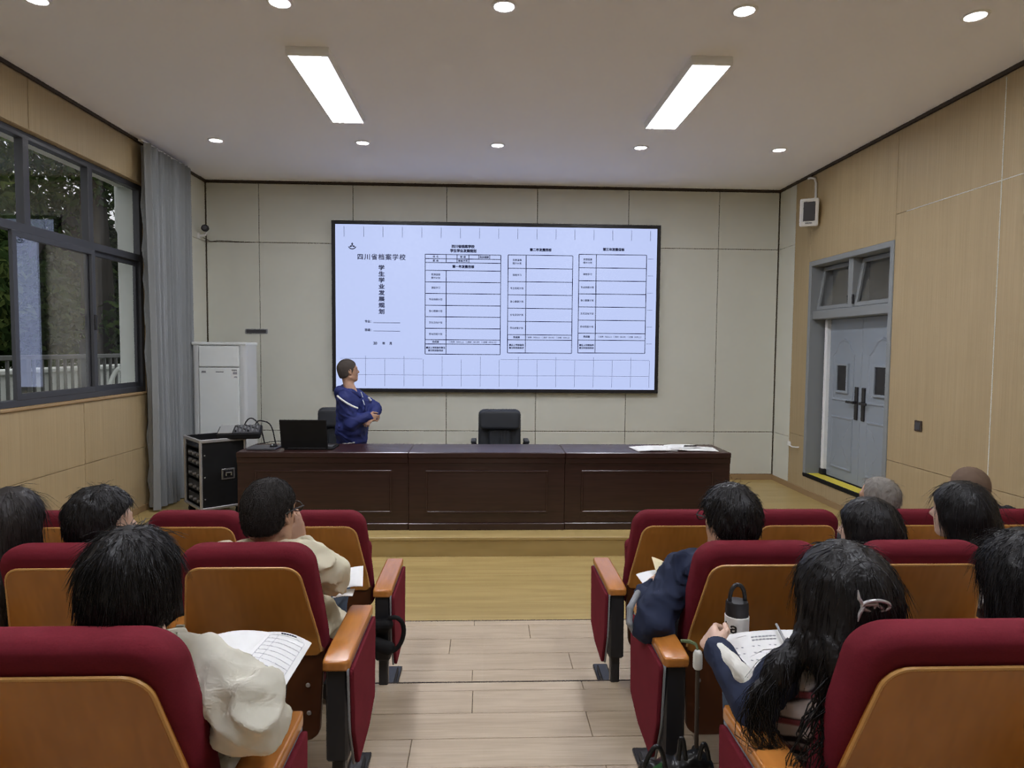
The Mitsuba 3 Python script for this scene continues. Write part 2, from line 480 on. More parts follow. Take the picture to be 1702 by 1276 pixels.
# white painted outer reveal of the opening
struct('trim', cat_(b2((XL - .31, WY1 - .012, WZ0), (XW - .045, WY1 + .001, WZ1), .002), b2((XL - .31, WY0, WZ1 - .012), (XW - .045, WY1, WZ1 + .001), .002), b2((XL - .33, WY0, WZ0 - .02), (XW - .045, WY1, WZ0 + .003), .002)), 'm_outwall', 'white painted outer reveal of the window')

# door in the right wall
XD = XR + 0.20
door = tag(numbered('door_1'), 'grey steel double door with small windows and transom lights', kind='structure')
fw = 0.06
for y0, y1, z0, z1 in ((DY0, DY0 + fw, DZ0, DZ1), (DY1 - fw, DY1, DZ0, DZ1), (DY0, DY1, DZ1 - fw, DZ1)):
    put('door_frame', b2((XR - .01, y0, z0), (XD + .06, y1, z1), .006), 'm_doorframe', door)
ZTR = 2.33
put('transom_bar', b2((XR + .02, DY0 + fw, ZTR - .05), (XD + .05, DY1 - fw, ZTR + .05), .006), 'm_doorframe', door)
ym = (DY0 + DY1) / 2
put('transom_post', b2((XR + .04, ym - .045, ZTR + .05), (XD + .03, ym + .045, DZ1 - fw), .005), 'm_doorframe', door)
for y0, y1 in ((DY0 + fw, ym - .045), (ym + .045, DY1 - fw)):
    z0, z1 = ZTR + .055, DZ1 - fw - .005
    fr = cat_(b2((-.015, y0, 0), (.015, y0 + .045, z1 - z0)), b2((-.015, y1 - .045, 0), (.015, y1, z1 - z0)), b2((-.014, y0, 0), (.014, y1, .045)), b2((-.014, y0, z1 - z0 - .045), (.014, y1, z1 - z0)))
    fr = moved(fr, (XR + .075, 0, z0), ry=0.16)
    k = put('transom_sash', fr, 'm_doorframe', door)
    gl = moved(trimesh.Trimesh(V([[0, y, z] for y, z in ((y0 + .04, .04), (y1 - .04, .04), (y1 - .04, z1 - z0 - .04), (y0 + .04, z1 - z0 - .04))]), [[0, 1, 2], [0, 2, 3]], process=False), (XR + .075, 0, z0), ry=0.16)
    put('pane', gl, 'm_glass', k)
    put('latch', b2((XR + .04, (y0 if y0 > ym else y1) - .012, z0 + .03), (XR + .06, (y0 if y0 > ym else y1) + .012, z0 + .13), .004), 'm_black', door)
put('sill_strip', b2((XR + .01, DY0 + fw, DZ0), (XD - .03, DY1 - fw, DZ0 + .012), .003), 'm_yellow', door, label='yellow warning strip on the door sill')
put('sill_edge', b2((XR - .012, DY0, DZ0 - .03), (XR + .012, DY1, DZ0 + .014), .003), 'm_blackmatt', door)
put('white_jamb', b2((XD - .05, DY1 - fw - .10, DZ0 + .06), (XD + .03, DY1 - fw - .045, ZTR - .05), .01), 'm_white', door, label='white painted upright strip')
put('door_stop', b2((XD - .06, DY1 - fw - .11, DZ0 + .012), (XD + .0, DY1 - fw - .03, DZ0 + .085), .01), 'm_black', door)


def leaf(y0, y1, flip):
    zb, zt = DZ0 + .015, ZTR - .055
    w = y1 - y0
    k = put('leaf', b2((XD, y0, zb), (XD + .05, y1, zt), .004), 'm_door', door)

    def P(poly, d=0.012, m='m_door', inset=0.010):
        p, n = outline(poly, 0.02)
        rings = [np.column_stack([np.full(len(p), XD + .001), p]), np.column_stack([np.full(len(p), XD - d), p - n * inset * .5]), np.column_stack([np.full(len(p), XD - d), p - n * inset * 1.6]), np.column_stack([np.full(len(p), XD - d * .35), p - n * inset * 3])]
        return loft(rings)
    a, b = y0 + .13, y1 - .13
    c = (a + b) / 2
    put('panel', P(sbox(a, zb + .12, b, zb + .72)), 'm_door', k)
    put('panel', P(Polygon([(a, zb + .90), (b, zb + .90), (b, zt - .40), (b - .06, zt - .36), (c + .10, zt - .25), (c, zt - .22), (c - .10, zt - .25), (a + .06, zt - .36), (a, zt - .40)])), 'm_door', k)
    wz0, wz1 = zt - .84, zt - .50
    g = put('window_frame', cat_(b2((XD - .03, c - .13, wz0), (XD, c - .10, wz1)), b2((XD - .03, c + .10, wz0), (XD, c + .13, wz1)), b2((XD - .029, c - .13, wz0), (XD, c + .13, wz0 + .03)), b2((XD - .029, c - .13, wz1 - .03), (XD, c + .13, wz1))), 'm_door', k)
    put('window_pane', b2((XD - .014, c - .10, wz0 + .03), (XD - .006, c + .10, wz1 - .03), .001), 'm_blackmetal', k)
    yh = y0 + .065 if flip else y1 - .065
    h = put('handle', b2((XD - .016, yh - .028, 1.16), (XD, yh + .028, 1.52), .006), 'm_blackmetal', k, label='black lever handle plate')
    s = 1 if flip else -1
    put('lever', cat_(b2((XD - .055, yh - .013, 1.335), (XD - .014, yh + .013, 1.365)), b2((XD - .06, min(yh, yh + s * .13), 1.337), (XD - .042, max(yh, yh + s * .13), 1.363), .006)), 'm_blackmetal', k)


leaf(DY0 + fw, ym - .002, False)
leaf(ym + .002, DY1 - fw - .05, True)
struct('wall_corridor', cat_(b2((XD + .9, 4, -.2), (XD + 1.0, 10, 4), .001), b2((XR + WT, 4, 3.1), (XD + 1.0, 10, 3.2), .001), b2((XR + WT, 4, -.2), (XD + 1.0, 4.1, 3.2), .001), b2((XR + WT, 9.9, -.2), (XD + 1.0, 10, 3.2), .001), b2((XR + WT, 4, -.2), (XD + 1.0, 10, .3), .001)), 'm_grey', 'corridor wall behind the door, with a roof added against sky light')  # roof and ends added to keep sky light out of the corridor

# ------------------------------------------------------------------ ceiling lights
def panel_light(x, y, which):
    t = thing('ceiling_light', which, 'ceiling light', 'surface panel lights')
    w, l, h = 0.30, 1.41, 0.062
    put('frame', cat_(b2((x - w / 2, y - l / 2, ZC - h), (x - w / 2 + .014, y + l / 2, ZC), .002), b2((x + w / 2 - .014, y - l / 2, ZC - h), (x + w / 2, y + l / 2, ZC), .002),
        b2((x - w / 2, y - l / 2, ZC - h), (x + w / 2, y - l / 2 + .014, ZC), .002), b2((x - w / 2, y + l / 2 - .014, ZC - h), (x + w / 2, y + l / 2, ZC), .002), b2((x - w / 2 + .01, y - l / 2 + .01, ZC - .02), (x + w / 2 - .01, y + l / 2 - .01, ZC), .002)), 'm_white', t)
    d = [[x - w / 2 + .012, y - l / 2 + .012, ZC - h + .004], [x - w / 2 + .012, y + l / 2 - .012, ZC - h + .004], [x + w / 2 - .012, y + l / 2 - .012, ZC - h + .004], [x + w / 2 - .012, y - l / 2 + .012, ZC - h + .004]]
    put('diffuser', trimesh.Trimesh(V(d), [[0, 1, 2], [0, 2, 3]], process=False), 'm_white', t, emitter=emitter(L_PANEL * .97, L_PANEL * 1.0, L_PANEL * 1.10))


panel_light(-1.255, 5.50, 'long white panel light on the left half of the ceiling')
panel_light(1.605, 5.48, 'long white panel light on the right half of the ceiling')
for x, sd in ((-1.255, 'left'), (1.605, 'right')):
    panel_light(x, 1.2, f'long white panel light over the seats, {sd} of the camera')


def downlight(x, y, lab):
    t = thing('downlight', lab, 'downlight', 'round recessed downlights')
    ring = lathe([(.060, 0), (.060, -.004), (.064, -.008), (.078, -.006), (.082, 0)], 28, (x, y, ZC))
    put('trim_ring', ring, 'm_white', t, smooth=30)
    d = trimesh.creation.cylinder(radius=.060, height=.004, sections=24)
    d.apply_translation((x, y, ZC - .003))
    put('lamp', d, 'm_white', t, smooth=30, emitter=emitter(L_DOWN * .99, L_DOWN * .99, L_DOWN * 1.0))


names = ['leftmost', 'second from left', 'middle', 'second from right', 'rightmost']
for i, (x, y) in enumerate([(-2.757, 6.99), (-1.268, 6.97), (.114, 6.96), (1.601, 6.94), (3.056, 6.92)]):
    downlight(x, y, f'{names[i]} round downlight in the row nearest the front wall')
for i, (x, y) in enumerate([(-2.734, 4.25), (-1.261, 4.2), (.103, 4.17), (1.584, 4.14), (3.037, 4.12)]):
    downlight(x, y, f'{names[i]} round downlight in the row at the top edge of the photo')
for i, x in enumerate((-2.73, -1.26, .1, 1.58, 3.03)):
    downlight(x, 1.4, f'round downlight over the seats, {names[i]}')

# ------------------------------------------------------------------ display with its page
YS = YF - 0.07
led = thing('led_display', 'large black framed wall display showing a white form with Chinese headings', 'display')
SX0, SX1, SZ0, SZ1 = -1.958, 2.262, 1.335, 3.512
b = 0.045
put('frame', cat_(b2((SX0, YS - .012, SZ0), (SX0 + b, YF, SZ1), .004), b2((SX1 - b, YS - .012, SZ0), (SX1, YF, SZ1), .004), b2((SX0, YS - .011, SZ0), (SX1, YF, SZ0 + b), .004), b2((SX0, YS - .011, SZ1 - b), (SX1, YF, SZ1), .004),
    b2((SX0 + .02, YS + .012, SZ0 + .02), (SX1 - .02, YF, SZ1 - .02), .002)), 'm_black', led)
q = [[SX0 + b, YS, SZ0 + b], [SX1 - b, YS, SZ0 + b], [SX1 - b, YS, SZ1 - b], [SX0 + b, YS, SZ1 - b]]
put('screen', trimesh.Trimesh(V(q), [[0, 1, 2], [0, 2, 3]], process=False), 'm_black', led, label='glowing bluish white screen', emitter=emitter(0.50 * L_SCREEN, 0.585 * L_SCREEN, 0.90 * L_SCREEN))
INK_Y = YS - .0012


def bars(rects, depth=.001, y=INK_Y):
    return cat_(*[b2((x0, y - depth, z0), (x1, y, z1), 0.0001) for x0, z0, x1, z1 in rects])


def hl(x0, x1, z, w=.008):
    return (x0, z - w / 2, x1, z + w / 2)


def vl(x, z0, z1, w=.008):
    return (x - w / 2, z0, x + w / 2, z1)


from PIL import Image, ImageDraw, ImageFont
from scipy.interpolate import CubicSpline
_fonts = glob.glob('/opt/blender-*/*/datafiles/fonts/Noto Sans CJK*') or glob.glob('/opt/blender-*/*/datafiles/fonts/Inter.woff2')
_font = ImageFont.truetype(_fonts[0], 64)
_glyph = {}


def glyph(c, bold):
    if (c, bold) not in _glyph:
        im = Image.new('L', (84, 96))
        ImageDraw.Draw(im).text((8, 74), c, 255, _font, anchor='ls', stroke_width=bold)
        on = np.pad(np.asarray(im) > 110, ((0, 0), (1, 1))).astype(np.int8)
        d = np.diff(on, axis=1)
        rows, st = np.nonzero(d == 1)
        en = np.nonzero(d == -1)[1]
        g = None
        if len(rows):
            s = unary_union([sbox(a - 8, 74 - r - 1, e - 8, 74 - r) for a, e, r in zip(st, en, rows)]).buffer(.6).buffer(-.6).simplify(.7)
            ms = [trimesh.creation.extrude_polygon(p, 1.0, engine='earcut') for p in getattr(s, 'geoms', [s])]
            g = cat_(*ms)
            g.apply_scale([1 / 64, 1 / 64, 1])
        _glyph[(c, bold)] = (g, _font.getlength(c) / 64)
    return _glyph[(c, bold)]


def text(s, x, z, size, align='c', bold=1, squash=1.0, depth=.001, gap=0.0):
    """Lettering in the xz plane, read from -y; z is the line's middle."""
    adv = [glyph(c, bold)[1] * squash + gap for c in s]
    W = sum(adv) * size
    x0 = x - W / 2 if align == 'c' else x
    ms = []
    for c, a in zip(s, adv):
        g = glyph(c, bold)[0]
        if g is not None:
            m = g.copy()
            v = m.vertices
            m.vertices = np.column_stack([x0 + v[:, 0] * size * squash, INK_Y - v[:, 2] * depth, z + (v[:, 1] - .36) * size])
            m.invert() if m.volume < 0 else None
            ms.append(m)
        x0 += a * size
    return ms


def ink(name, ms, m='m_ledink', lab=None):
    put(name, cat_(*ms), m, led, label=lab, kind='stuff' if len(ms) > 9 else None)


ink('school_heading', text('四川省档案学校', -1.326, 3.059, .080, gap=.115, bold=1))
for c, z in zip('学生学业发展规划', (2.924, 2.844, 2.766, 2.686, 2.606, 2.528, 2.448, 2.367)):
    ink('title_character', text(c, -1.329, z, .066, bold=2, squash=1.2))
ink('form_line', text('专业：', -1.545, 2.24, .036, 'l', bold=2) + [bars([hl(-1.435, -1.095, 2.224, .006)])])
ink('form_line', text('班级：', -1.545, 2.131, .036, 'l', bold=2) + [bars([hl(-1.435, -1.095, 2.117, .006)])])
ink('date_line', text('20', -1.412, 1.96, .042, bold=3) + text('年', -1.304, 1.96, .036, bold=3) + text('月', -1.214, 1.96, .036, bold=3))
# emblem: three lobed mark in a ring
ang = np.linspace(np.pi * 1.05, np.pi * 1.95, 16)
em = [moved(tube(np.column_stack([.045 * np.cos(ang), 0 * ang, .034 * np.sin(ang)]), .006, 6), (-1.699, INK_Y, 3.190))]
for a in (90, 205, 335):
    p = Polygon([(.034 * math.cos(math.radians(a)) * s + .012 * math.cos(math.radians(a + 90)) * w, .034 * math.sin(math.radians(a)) * s + .012 * math.sin(math.radians(a + 90)) * w) for s, w in ((.05, .2), (.6, 1), (1.15, 0), (.6, -1), (.05, -.2))])
    m = trimesh.creation.extrude_polygon(p, .001, engine='earcut')
    m.vertices = np.column_stack([m.vertices[:, 0] - 1.699, INK_Y - m.vertices[:, 2], m.vertices[:, 1] + 3.198])
    em.append(m)
ink('emblem', em)
ink('form_heading', text('四川省档案学校', -0.292, 3.206, .042, bold=3) + text('学生学业发展规划', -0.288, 3.151, .042, bold=3))
# first table
X0, XC, X1 = -0.774, -0.506, 0.193
ZR = [3.102, 3.047, 2.998, 2.898, 2.751, 2.604, 2.453, 2.307, 2.158, 2.013, 1.957, 1.827]
r = [hl(X0, X1, z) for z in ZR] + [vl(X0, ZR[-1], ZR[0]), vl(X1, ZR[-1], ZR[0]), vl(XC, ZR[-1], ZR[3]), vl(XC, ZR[2], ZR[0]), vl(-.367, ZR[2], ZR[0]), vl(-.217, ZR[2], ZR[0]), vl(-.09, ZR[1], ZR[0]), vl(.05, ZR[1], ZR[0])]
ink('form_table', [bars(r)])
ROWL = [('思想道德', '提升计划'), ('课程学习',), ('专业技能计划',), ('身心健康计划',), ('文化活动计划',), ('劳动技能计划',)]
ms = text('姓  名', -.64, 3.074, .03, bold=1) + text('班  级', -.292, 3.074, .03, bold=2) + text('政治面貌', -.02, 3.074, .03, bold=2) + text('职  务', -.64, 3.022, .03, bold=2) + text('联系方式', -.292, 3.022, .03, bold=2)


def rows(xm, zr, last):
    out = []
    for i, t in enumerate(ROWL):
        zc = (zr[i] + zr[i + 1]) / 2
        for j, s in enumerate(t):
            out += text(s, xm, zc + (.021 - .042 * j if len(t) > 1 else 0), .029, bold=1)
    out += text('完成度', xm, (zr[6] + zr[7]) / 2, .029, bold=2)
    zc = (zr[7] + zr[8]) / 2
    for j, s in enumerate(last):
        out += text(s, xm, zc + .018 - .036 * j, .0275, bold=2)
    return out


ink('table_heading', text('第一年发展目标', -.288, 2.95, .040, bold=3))
ms += rows(-.64, ZR[3:], ('建议上学期指导意见', '意见和班级综述'))
ms += text('□优秀（90以上） □良好（80-89） □合格（60以上）', -.155, 1.985, .026, bold=1)
ink('table_text', ms)
for k, (a, c, e, z0, tt) in enumerate(((.287, .5195, 1.122, [3.107, 2.937, 2.767, 2.598, 2.426, 2.257, 2.086, 2.019, 1.85], '第二年发展目标'), (1.203, 1.428, 2.083, [3.128, 2.957, 2.790, 2.621, 2.453, 2.282, 2.113, 2.024, 1.857], '第三年发展目标'))):
    ink('form_table', [bars([hl(a, e, z) for z in z0] + [vl(a, z0[-1], z0[0]), vl(c, z0[-1], z0[0]), vl(e, z0[-1], z0[0])])])
    ink('table_heading', text(tt, (.705, 1.651)[k], (3.177, 3.195)[k], .040, bold=3))
    ink('table_text', rows((a + c) / 2, z0, ('建议上学期指导', '意见和班级综述')) + text('□优秀（90以上） □良好（80-89） □合格（60以上）', (c + e) / 2, (z0[6] + z0[7]) / 2, .024, bold=1))
# faint grid of the page behind
gx = [-1.8 + .2455 * i for i in range(17)]
g = [vl(x, 3.31, 3.44, .005) for x in gx if x < 2.2] + [vl(x + .018, 1.41, 1.80 if i % 2 else 1.76, .004) for i, x in enumerate(gx) if x < 2.15] + [hl(-1.86, -.81, 1.765, .004), hl(.2, 2.14, 1.765, .004), hl(-1.86, 2.14, 1.556, .004)] + [hl(2.10, 2.17, z, .004) for z in (3.08, 2.86, 2.64, 2.42, 2.2, 1.98)]
plain('m_ledgrid', (0.19, 0.23, 0.38), .9, 0.0)
put('page_grid', bars(g), 'm_ledgrid', led, label='faint grey grid lines')

# ------------------------------------------------------------------ speaker desks
def desk(x0, x1, y0, lab):
    t = thing('speaker_desk', lab, 'desk', 'dark speaker desks in a row')
    d, zt = 0.56, 0.926
    put('top', b2((x0, y0, zt - .055), (x1, y0 + d, zt), .008), 'm_desk', t)
    put('apron', b2((x0 + .001, y0 + .014, zt - .105), (x1 - .001, y0 + d - .02, zt - .0555), .003), 'm_desk', t)
    yf = y0 + .03
    put('front_board', b2((x0 + .001, yf, ZS + .065), (x1 - .001, yf + .03, zt - .106), .002), 'm_desk', t)
    px0, px1, pz0, pz1 = x0 + .16, x1 - .16, ZS + .16, zt - .175
    put('raised_panel', b2((px0 + .02, yf - .008, pz0 + .02), (px1 - .02, yf + .002, pz1 - .02), .006), 'm_desk', t)
    for lo, hi in (((px0, pz1 - .02), (px1, pz1)), ((px0, pz0), (px1, pz0 + .02)), ((px0, pz0), (px0 + .02, pz1)), ((px1 - .02, pz0), (px1, pz1))):
        put('moulding', b2((lo[0], yf - .014, lo[1]), (hi[0], yf + .001, hi[1]), .006), 'm_desk', t)
    put('plinth', b2((x0 + .001, y0 + .008, ZS), (x1 - .001, yf + .05, ZS + .066), .005), 'm_desk', t)
    for x in (x0 + .001, x1 - .031):
        put('side_board', b2((x, yf + .031, ZS), (x + .03, y0 + d - .03, zt - .106), .003), 'm_desk', t)


desk(-2.318, -.7185, 6.225, 'dark red brown wooden desk with the laptop on it, left of the row')
desk(-.7175, .7665, 6.215, 'dark red brown wooden desk in the middle of the row')
desk(.7675, 2.372, 6.225, 'dark red brown wooden desk with the stack of papers, right of the row')
ZD = 0.926

# laptop, seen from behind
t = thing('laptop', 'open black laptop on the left desk, its lid towards the seats', 'laptop')
lx0, lx1 = -1.935, -1.50
put('base', b2((lx0 + .02, 6.36, ZD), (lx1 + .05, 6.64, ZD + .018), .005), 'm_blackmatt', t)
put('keyboard', b2((lx0 + .05, 6.44, ZD + .017), (lx1 + .02, 6.56, ZD + .021), .001), 'm_darkgrey', t)
lid = moved(b2((-.22, -.006, 0), (.22, .006, .285), .004), (-1.72, 6.365, ZD + .016), rx=.22)
put('lid', lid, 'm_blackmatt', t)
put('hinge', tube([[lx0 + .06, 6.365, ZD + .016], [lx1 - .02, 6.365, ZD + .016]], .009), 'm_black', t)
# small things by the laptop
t = thing('computer_mouse', 'dark computer mouse lying left of the laptop', 'mouse')
put('shell', moved(trimesh.creation.icosphere(3).apply_scale([.033, .055, .024]), (-2.04, 6.45, ZD + .020)), 'm_blackmatt', t, smooth=True)
put('wheel', tube([[-2.046, 6.41, ZD + .037], [-2.034, 6.41, ZD + .037]], .009, 12), 'm_grey', t)
put('folder', b2((-2.26, 6.32, ZD), (-1.99, 6.56, ZD + .018), .004), 'm_darkgrey', label='dark flat folder under the mouse on the left desk', cat='folder')
cab = [[-1.86, 6.62, ZD + .012], [-1.96, 6.66, ZD + .03], [-2.04, 6.60, ZD + .05], [-2.12, 6.62, ZD + .04], [-2.2, 6.68, ZD + .02], [-2.28, 6.72, ZD + .006]]
put('laptop_cable', tube(cab, .004, 6), 'm_black', label='thin black cable looping behind the laptop', cat='cable')


def sheet(quad, nu=10, nv=10, bend=0.0, thick=.0018, seed=0, wav=.0):
    """A sheet of paper over four corners, bent up along u."""
    q = V(quad, float)
    u, v = np.meshgrid(np.linspace(0, 1, nu), np.linspace(0, 1, nv), indexing='ij')
    p = (1 - u)[..., None] * ((1 - v)[..., None] * q[0] + v[..., None] * q[3]) + u[..., None] * ((1 - v)[..., None] * q[1] + v[..., None] * q[2])
    p[..., 2] += bend * np.sin(np.pi * u) + wav * np.sin(5 * u + 3 * v + seed)
    top, bot = p.reshape(-1, 3), p.reshape(-1, 3) - [0, 0, thick]
    f = []
    for i in range(nu - 1):
        for j in range(nv - 1):
            a, b_, c, d = i * nv + j, (i + 1) * nv + j, (i + 1) * nv + j + 1, i * nv + j + 1
            f += [[a, b_, c], [a, c, d]]
    n = nu * nv
    f += [[x + n, z + n, y + n] for x, y, z in f]
    edge = [i * nv for i in range(nu)] + [(nu - 1) * nv + j for j in range(1, nv)] + [i * nv + nv - 1 for i in range(nu - 2, -1, -1)] + [j for j in range(nv - 2, 0, -1)]
    for a, b_ in zip(edge, edge[1:] + edge[:1]):
        f += [[a, a + n, b_ + n], [a, b_ + n, b_]]
    m = trimesh.Trimesh(np.vstack([top, bot]), f, process=False)
    if m.volume < 0:
        m.invert()
    return m


# papers on the right desk
lab = ['large open white booklet at the left of the papers on the right desk', 'white sheet tilted on the papers on the right desk', 'white sheet at the right end of the right desk', 'white booklet under the black pen on the right desk']
for i, (x, y, rz, w, h, z) in enumerate(((1.66, 6.44, .12, .40, .29, 0), (1.90, 6.42, -.25, .30, .21, .006), (2.13, 6.42, -.12, .30, .26, .0005), (1.98, 6.52, .1, .32, .21, .0125))):
    m = cat_(*[moved(sheet([(-w / 2, -h / 2, 0), (w / 2, -h / 2, 0), (w / 2, h / 2, 0), (-w / 2, h / 2, 0)], bend=.006, wav=.0015, seed=j + i, thick=.003), (x + .006 * j, y + .004 * j, ZD + .006 + z + .0036 * j), rz=rz + .03 * j) for j in range(1 if i != 0 else 2)])
    put('paper_sheet', m, 'm_paper', label=lab[i], cat='paper', group='papers on the right desk', smooth=40)
put('pen', tube([[1.98, 6.46, ZD + .032], [2.11, 6.47, ZD + .030]], .006, 8), 'm_black', label='black pen lying on the papers on the right desk', cat='pen')

# ------------------------------------------------------------------ office chairs
def office_chair(x, y, lab, rz=0.0):
    """Faces the seats (-y)."""
    t = thing('office_chair', lab, 'chair', 'black leather office chairs behind the desks')
    z0 = ZS
    g = lambda m: moved(m, (x, y, z0), rz=rz)

    def padded(poly, th, rnd, yb, tilt, z, lump=None):
        rings = slab(poly, th, rnd, .02)
        m = filled(rings, 5)
        v = m.vertices.copy()
        if lump is not None:
            v[:, 2] -= lump(v[:, 0], v[:, 1]) * (v[:, 2] < th * .35)
        m.vertices = np.column_stack([v[:, 0], v[:, 2], v[:, 1]])
        if m.volume < 0:
            m.invert()
        return moved(m, (0, yb, z), rx=tilt)
    rr = lambda w, h, r_: sbox(-w / 2 + r_, r_, w / 2 - r_, h - r_).buffer(r_)
    put('backrest', g(padded(rr(.50, .58, .07), .07, .03, .20, -.12, .44)), 'm_leather', t, smooth=50)
    put('headrest', g(padded(rr(.47, .22, .05), .06, .028, .125, -.12, .79)), 'm_leather', t, smooth=50)
    lum = filled(slab(rr(.27, .34, .06), .05, .022, .012), 8)
    v = lum.vertices
    lum.vertices = np.column_stack([v[:, 0], v[:, 2] - .012 * np.abs(np.sin(v[:, 0] * 75)) * (v[:, 2] < .03), v[:, 1]])
    if lum.volume < 0:
        lum.invert()
    put('lumbar_pad', g(moved(lum, (0, .155, .45), rx=-.12)), 'm_leather', t, smooth=60)
    seat = filled(slab(rr(.52, .50, .09), .11, .045, .02), 5)
    put('seat', g(moved(seat, (0, -.27, .40))), 'm_leather', t, smooth=50)
    for s in (-1, 1):
        put('armrest', g(cat_(tube([[s * .29, -.12, .44], [s * .305, -.13, .58], [s * .30, -.10, .645], [s * .30, .14, .66], [s * .29, .20, .60], [s * .27, .22, .52]], .022, 10))), 'm_black', t, smooth=40)
        put('arm_pad', g(bx((.06, .25, .03), (s * .30, .02, .675), .012)), 'm_leather', t)
    put('gas_column', g(lathe([(.03, .1), (.03, .28), (.05, .29), (.05, .40)], 16)), 'm_blackmetal', t, smooth=30)
    for k in range(5):
        a = k * 2 * math.pi / 5 + .3
        l = put('base_leg', g(tube([[0, 0, .10], [.29 * math.cos(a), .29 * math.sin(a), .075]], [.03, .018], 8)), 'm_blackmetal', t, smooth=40)
        put('caster', g(moved(trimesh.creation.cylinder(radius=.03, height=.04, sections=16), (.29 * math.cos(a), .29 * math.sin(a), .03), rx=math.pi / 2, rz=a)), 'm_black', l)


office_chair(.175, 7.50, 'black leather office chair behind the middle desk')
office_chair(-1.70, 7.66, 'black leather office chair half hidden behind the standing speaker', .12)

# ------------------------------------------------------------------ floor standing air conditioner
t = thing('air_conditioner', 'tall white floor standing air conditioner in the left front corner', 'air conditioner')
ax0, ax1, ay0, ay1, az1 = -3.385, -2.765, 7.78, 8.18, ZS + 1.775
put('body', slab_m := b2((ax0 + .02, ay0 + .03, ZS), (ax1 - .02, ay1, az1 - .02), .02), 'm_acgrey', t)
for x in (ax0, ax1 - .095):
    pts = sbox(x + .04, ay0 + .045, x + .055, ay1 - .05).buffer(.04)
    m = trimesh.creation.extrude_polygon(pts, az1 - ZS - .03, engine='earcut')
    m.apply_translation([0, 0, ZS + .001])
    put('corner_post', m, 'm_acgrey', t, smooth=40)
put('top_cap', b2((ax0, ay0, az1 - .035), (ax1, ay1, az1), .014), 'm_acwhite', t)
put('outlet_panel', b2((ax0 + .085, ay0 - .008, az1 - .285), (ax1 - .085, ay0 + .04, az1 - .045), .006), 'm_acwhite', t)
fp = put('front_panel', b2((ax0 + .085, ay0 - .008, ZS + .06), (ax1 - .085, ay0 + .04, az1 - .295), .006), 'm_acwhite', t)
zl = az1 - .345
put('display_mark', b2((ax0 + .115, ay0 - .0095, zl - .012), (ax0 + .165, ay0 - .007, zl + .012), .0005), 'm_grey', fp)
put('name_mark', b2((-3.11, ay0 - .0095, zl - .006), (-3.02, ay0 - .007, zl + .006), .0005), 'm_grey', fp)
st = put('energy_label', b2((ax1 - .165, ay0 - .0095, zl - .075), (ax1 - .095, ay0 - .007, zl + .03), .0005), 'm_white', fp, label='small printed energy label')
for i, (c, z, h) in enumerate((('m_grey', .02, .016), ('m_inkgrey', -.012, .03), ('m_inkgrey', -.058, .012))):
    put('print', b2((ax1 - .16 + .012 * i, ay0 - .0102, zl + z - h / 2), (ax1 - .10, ay0 - .0094, zl + z + h / 2), .0002), c, st)
put('base', b2((ax0 + .01, ay0 + .005, ZS), (ax1 - .01, ay1, ZS + .055), .01), 'm_acgrey', t)

# ------------------------------------------------------------------ flight case with mixer
CO, ROT = V([-2.81, 6.60, ZS]), math.radians(40)
fc = lambda m: moved(m, CO, rz=ROT)
t = thing('flight_case', 'black equipment rack case with aluminium edges beside the left desk', 'flight case')
w, d, zc0, zc1 = .46, .52, .09, .80
# local: x along the front panel, y backwards; the open rack side is x = 0
put('body', fc(cat_(b2((.02, .012, zc0), (w - .012, .03, zc1)), b2((.02, d - .03, zc0), (w - .012, d - .012, zc1)), b2((w - .03, .02, zc0), (w - .012, d - .02, zc1)), b2((.02, .02, zc0), (w - .02, d - .02, zc0 + .02)), b2((.02, .02, zc1 - .10), (w - .02, d - .02, zc1 - .085)), b2((.30, .03, zc0), (.31, d - .03, zc1 - .09)))), 'm_blackmatt', t)
ed = .026
for x in (0, w - ed):
    for y in (0, d - ed):
        put('edge_profile', fc(b2((x, y, zc0), (x + ed, y + ed, zc1), .006)), 'm_alu', t)
for z in (zc0, zc1 - .034):
    h = .034 if z > .5 else ed
    put('edge_profile', fc(cat_(b2((0, -.002, z), (w, ed, z + h), .005))), 'm_alu', t)
    put('edge_profile', fc(b2((0, d - ed, z), (w, d + .002, z + h), .005)), 'm_alu', t)
    put('edge_profile', fc(b2((-.002, 0, z), (ed, d, z + h), .005)), 'm_alu', t)
    put('edge_profile', fc(b2((w - ed, 0, z), (w + .002, d, z + h), .005)), 'm_alu', t)
h = put('handle_plate', fc(b2((.21, .004, .38), (.34, .013, .49), .003)), 'm_steel', t, label='recessed chrome butterfly handle')
put('handle_recess', fc(b2((.225, .002, .395), (.325, .0055, .475), .001)), 'm_black', h)
put('handle_bar', fc(tube([[.25, -.004, .42], [.25, -.010, .45], [.30, -.010, .45], [.30, -.004, .42]], .007, 8)), 'm_steel', h)
for z in (.20, .42, .64):
    put('rivet', fc(moved(trimesh.creation.icosphere(2, radius=.008), (.05, .012, z))), 'm_steel', t)
for i, z in enumerate((.13, .26, .39, .52, .60)):
    u = put('rack_unit', fc(b2((.03, .045, z), (.26, d - .045, z + (.10 if i < 3 else .06)), .004)), 'm_black', t)
    for j in range(3):
        put('knob', fc(moved(trimesh.creation.cylinder(radius=.014, height=.03, sections=14), (.018, .10 + .13 * j, z + .045), ry=math.pi / 2)), 'm_alu', u)
for x, y in ((.06, .06), (.06, d - .06), (w - .06, .06), (w - .06, d - .06)):
    put('caster', fc(cat_(moved(trimesh.creation.cylinder(radius=.036, height=.03, sections=18), (x, y, .037), rx=math.pi / 2), b2((x - .03, y - .03, .06), (x + .03, y + .03, .092)))), 'm_black', t)
t = thing('mixing_console', 'small grey audio mixer tilted on top of the flight case', 'mixer')
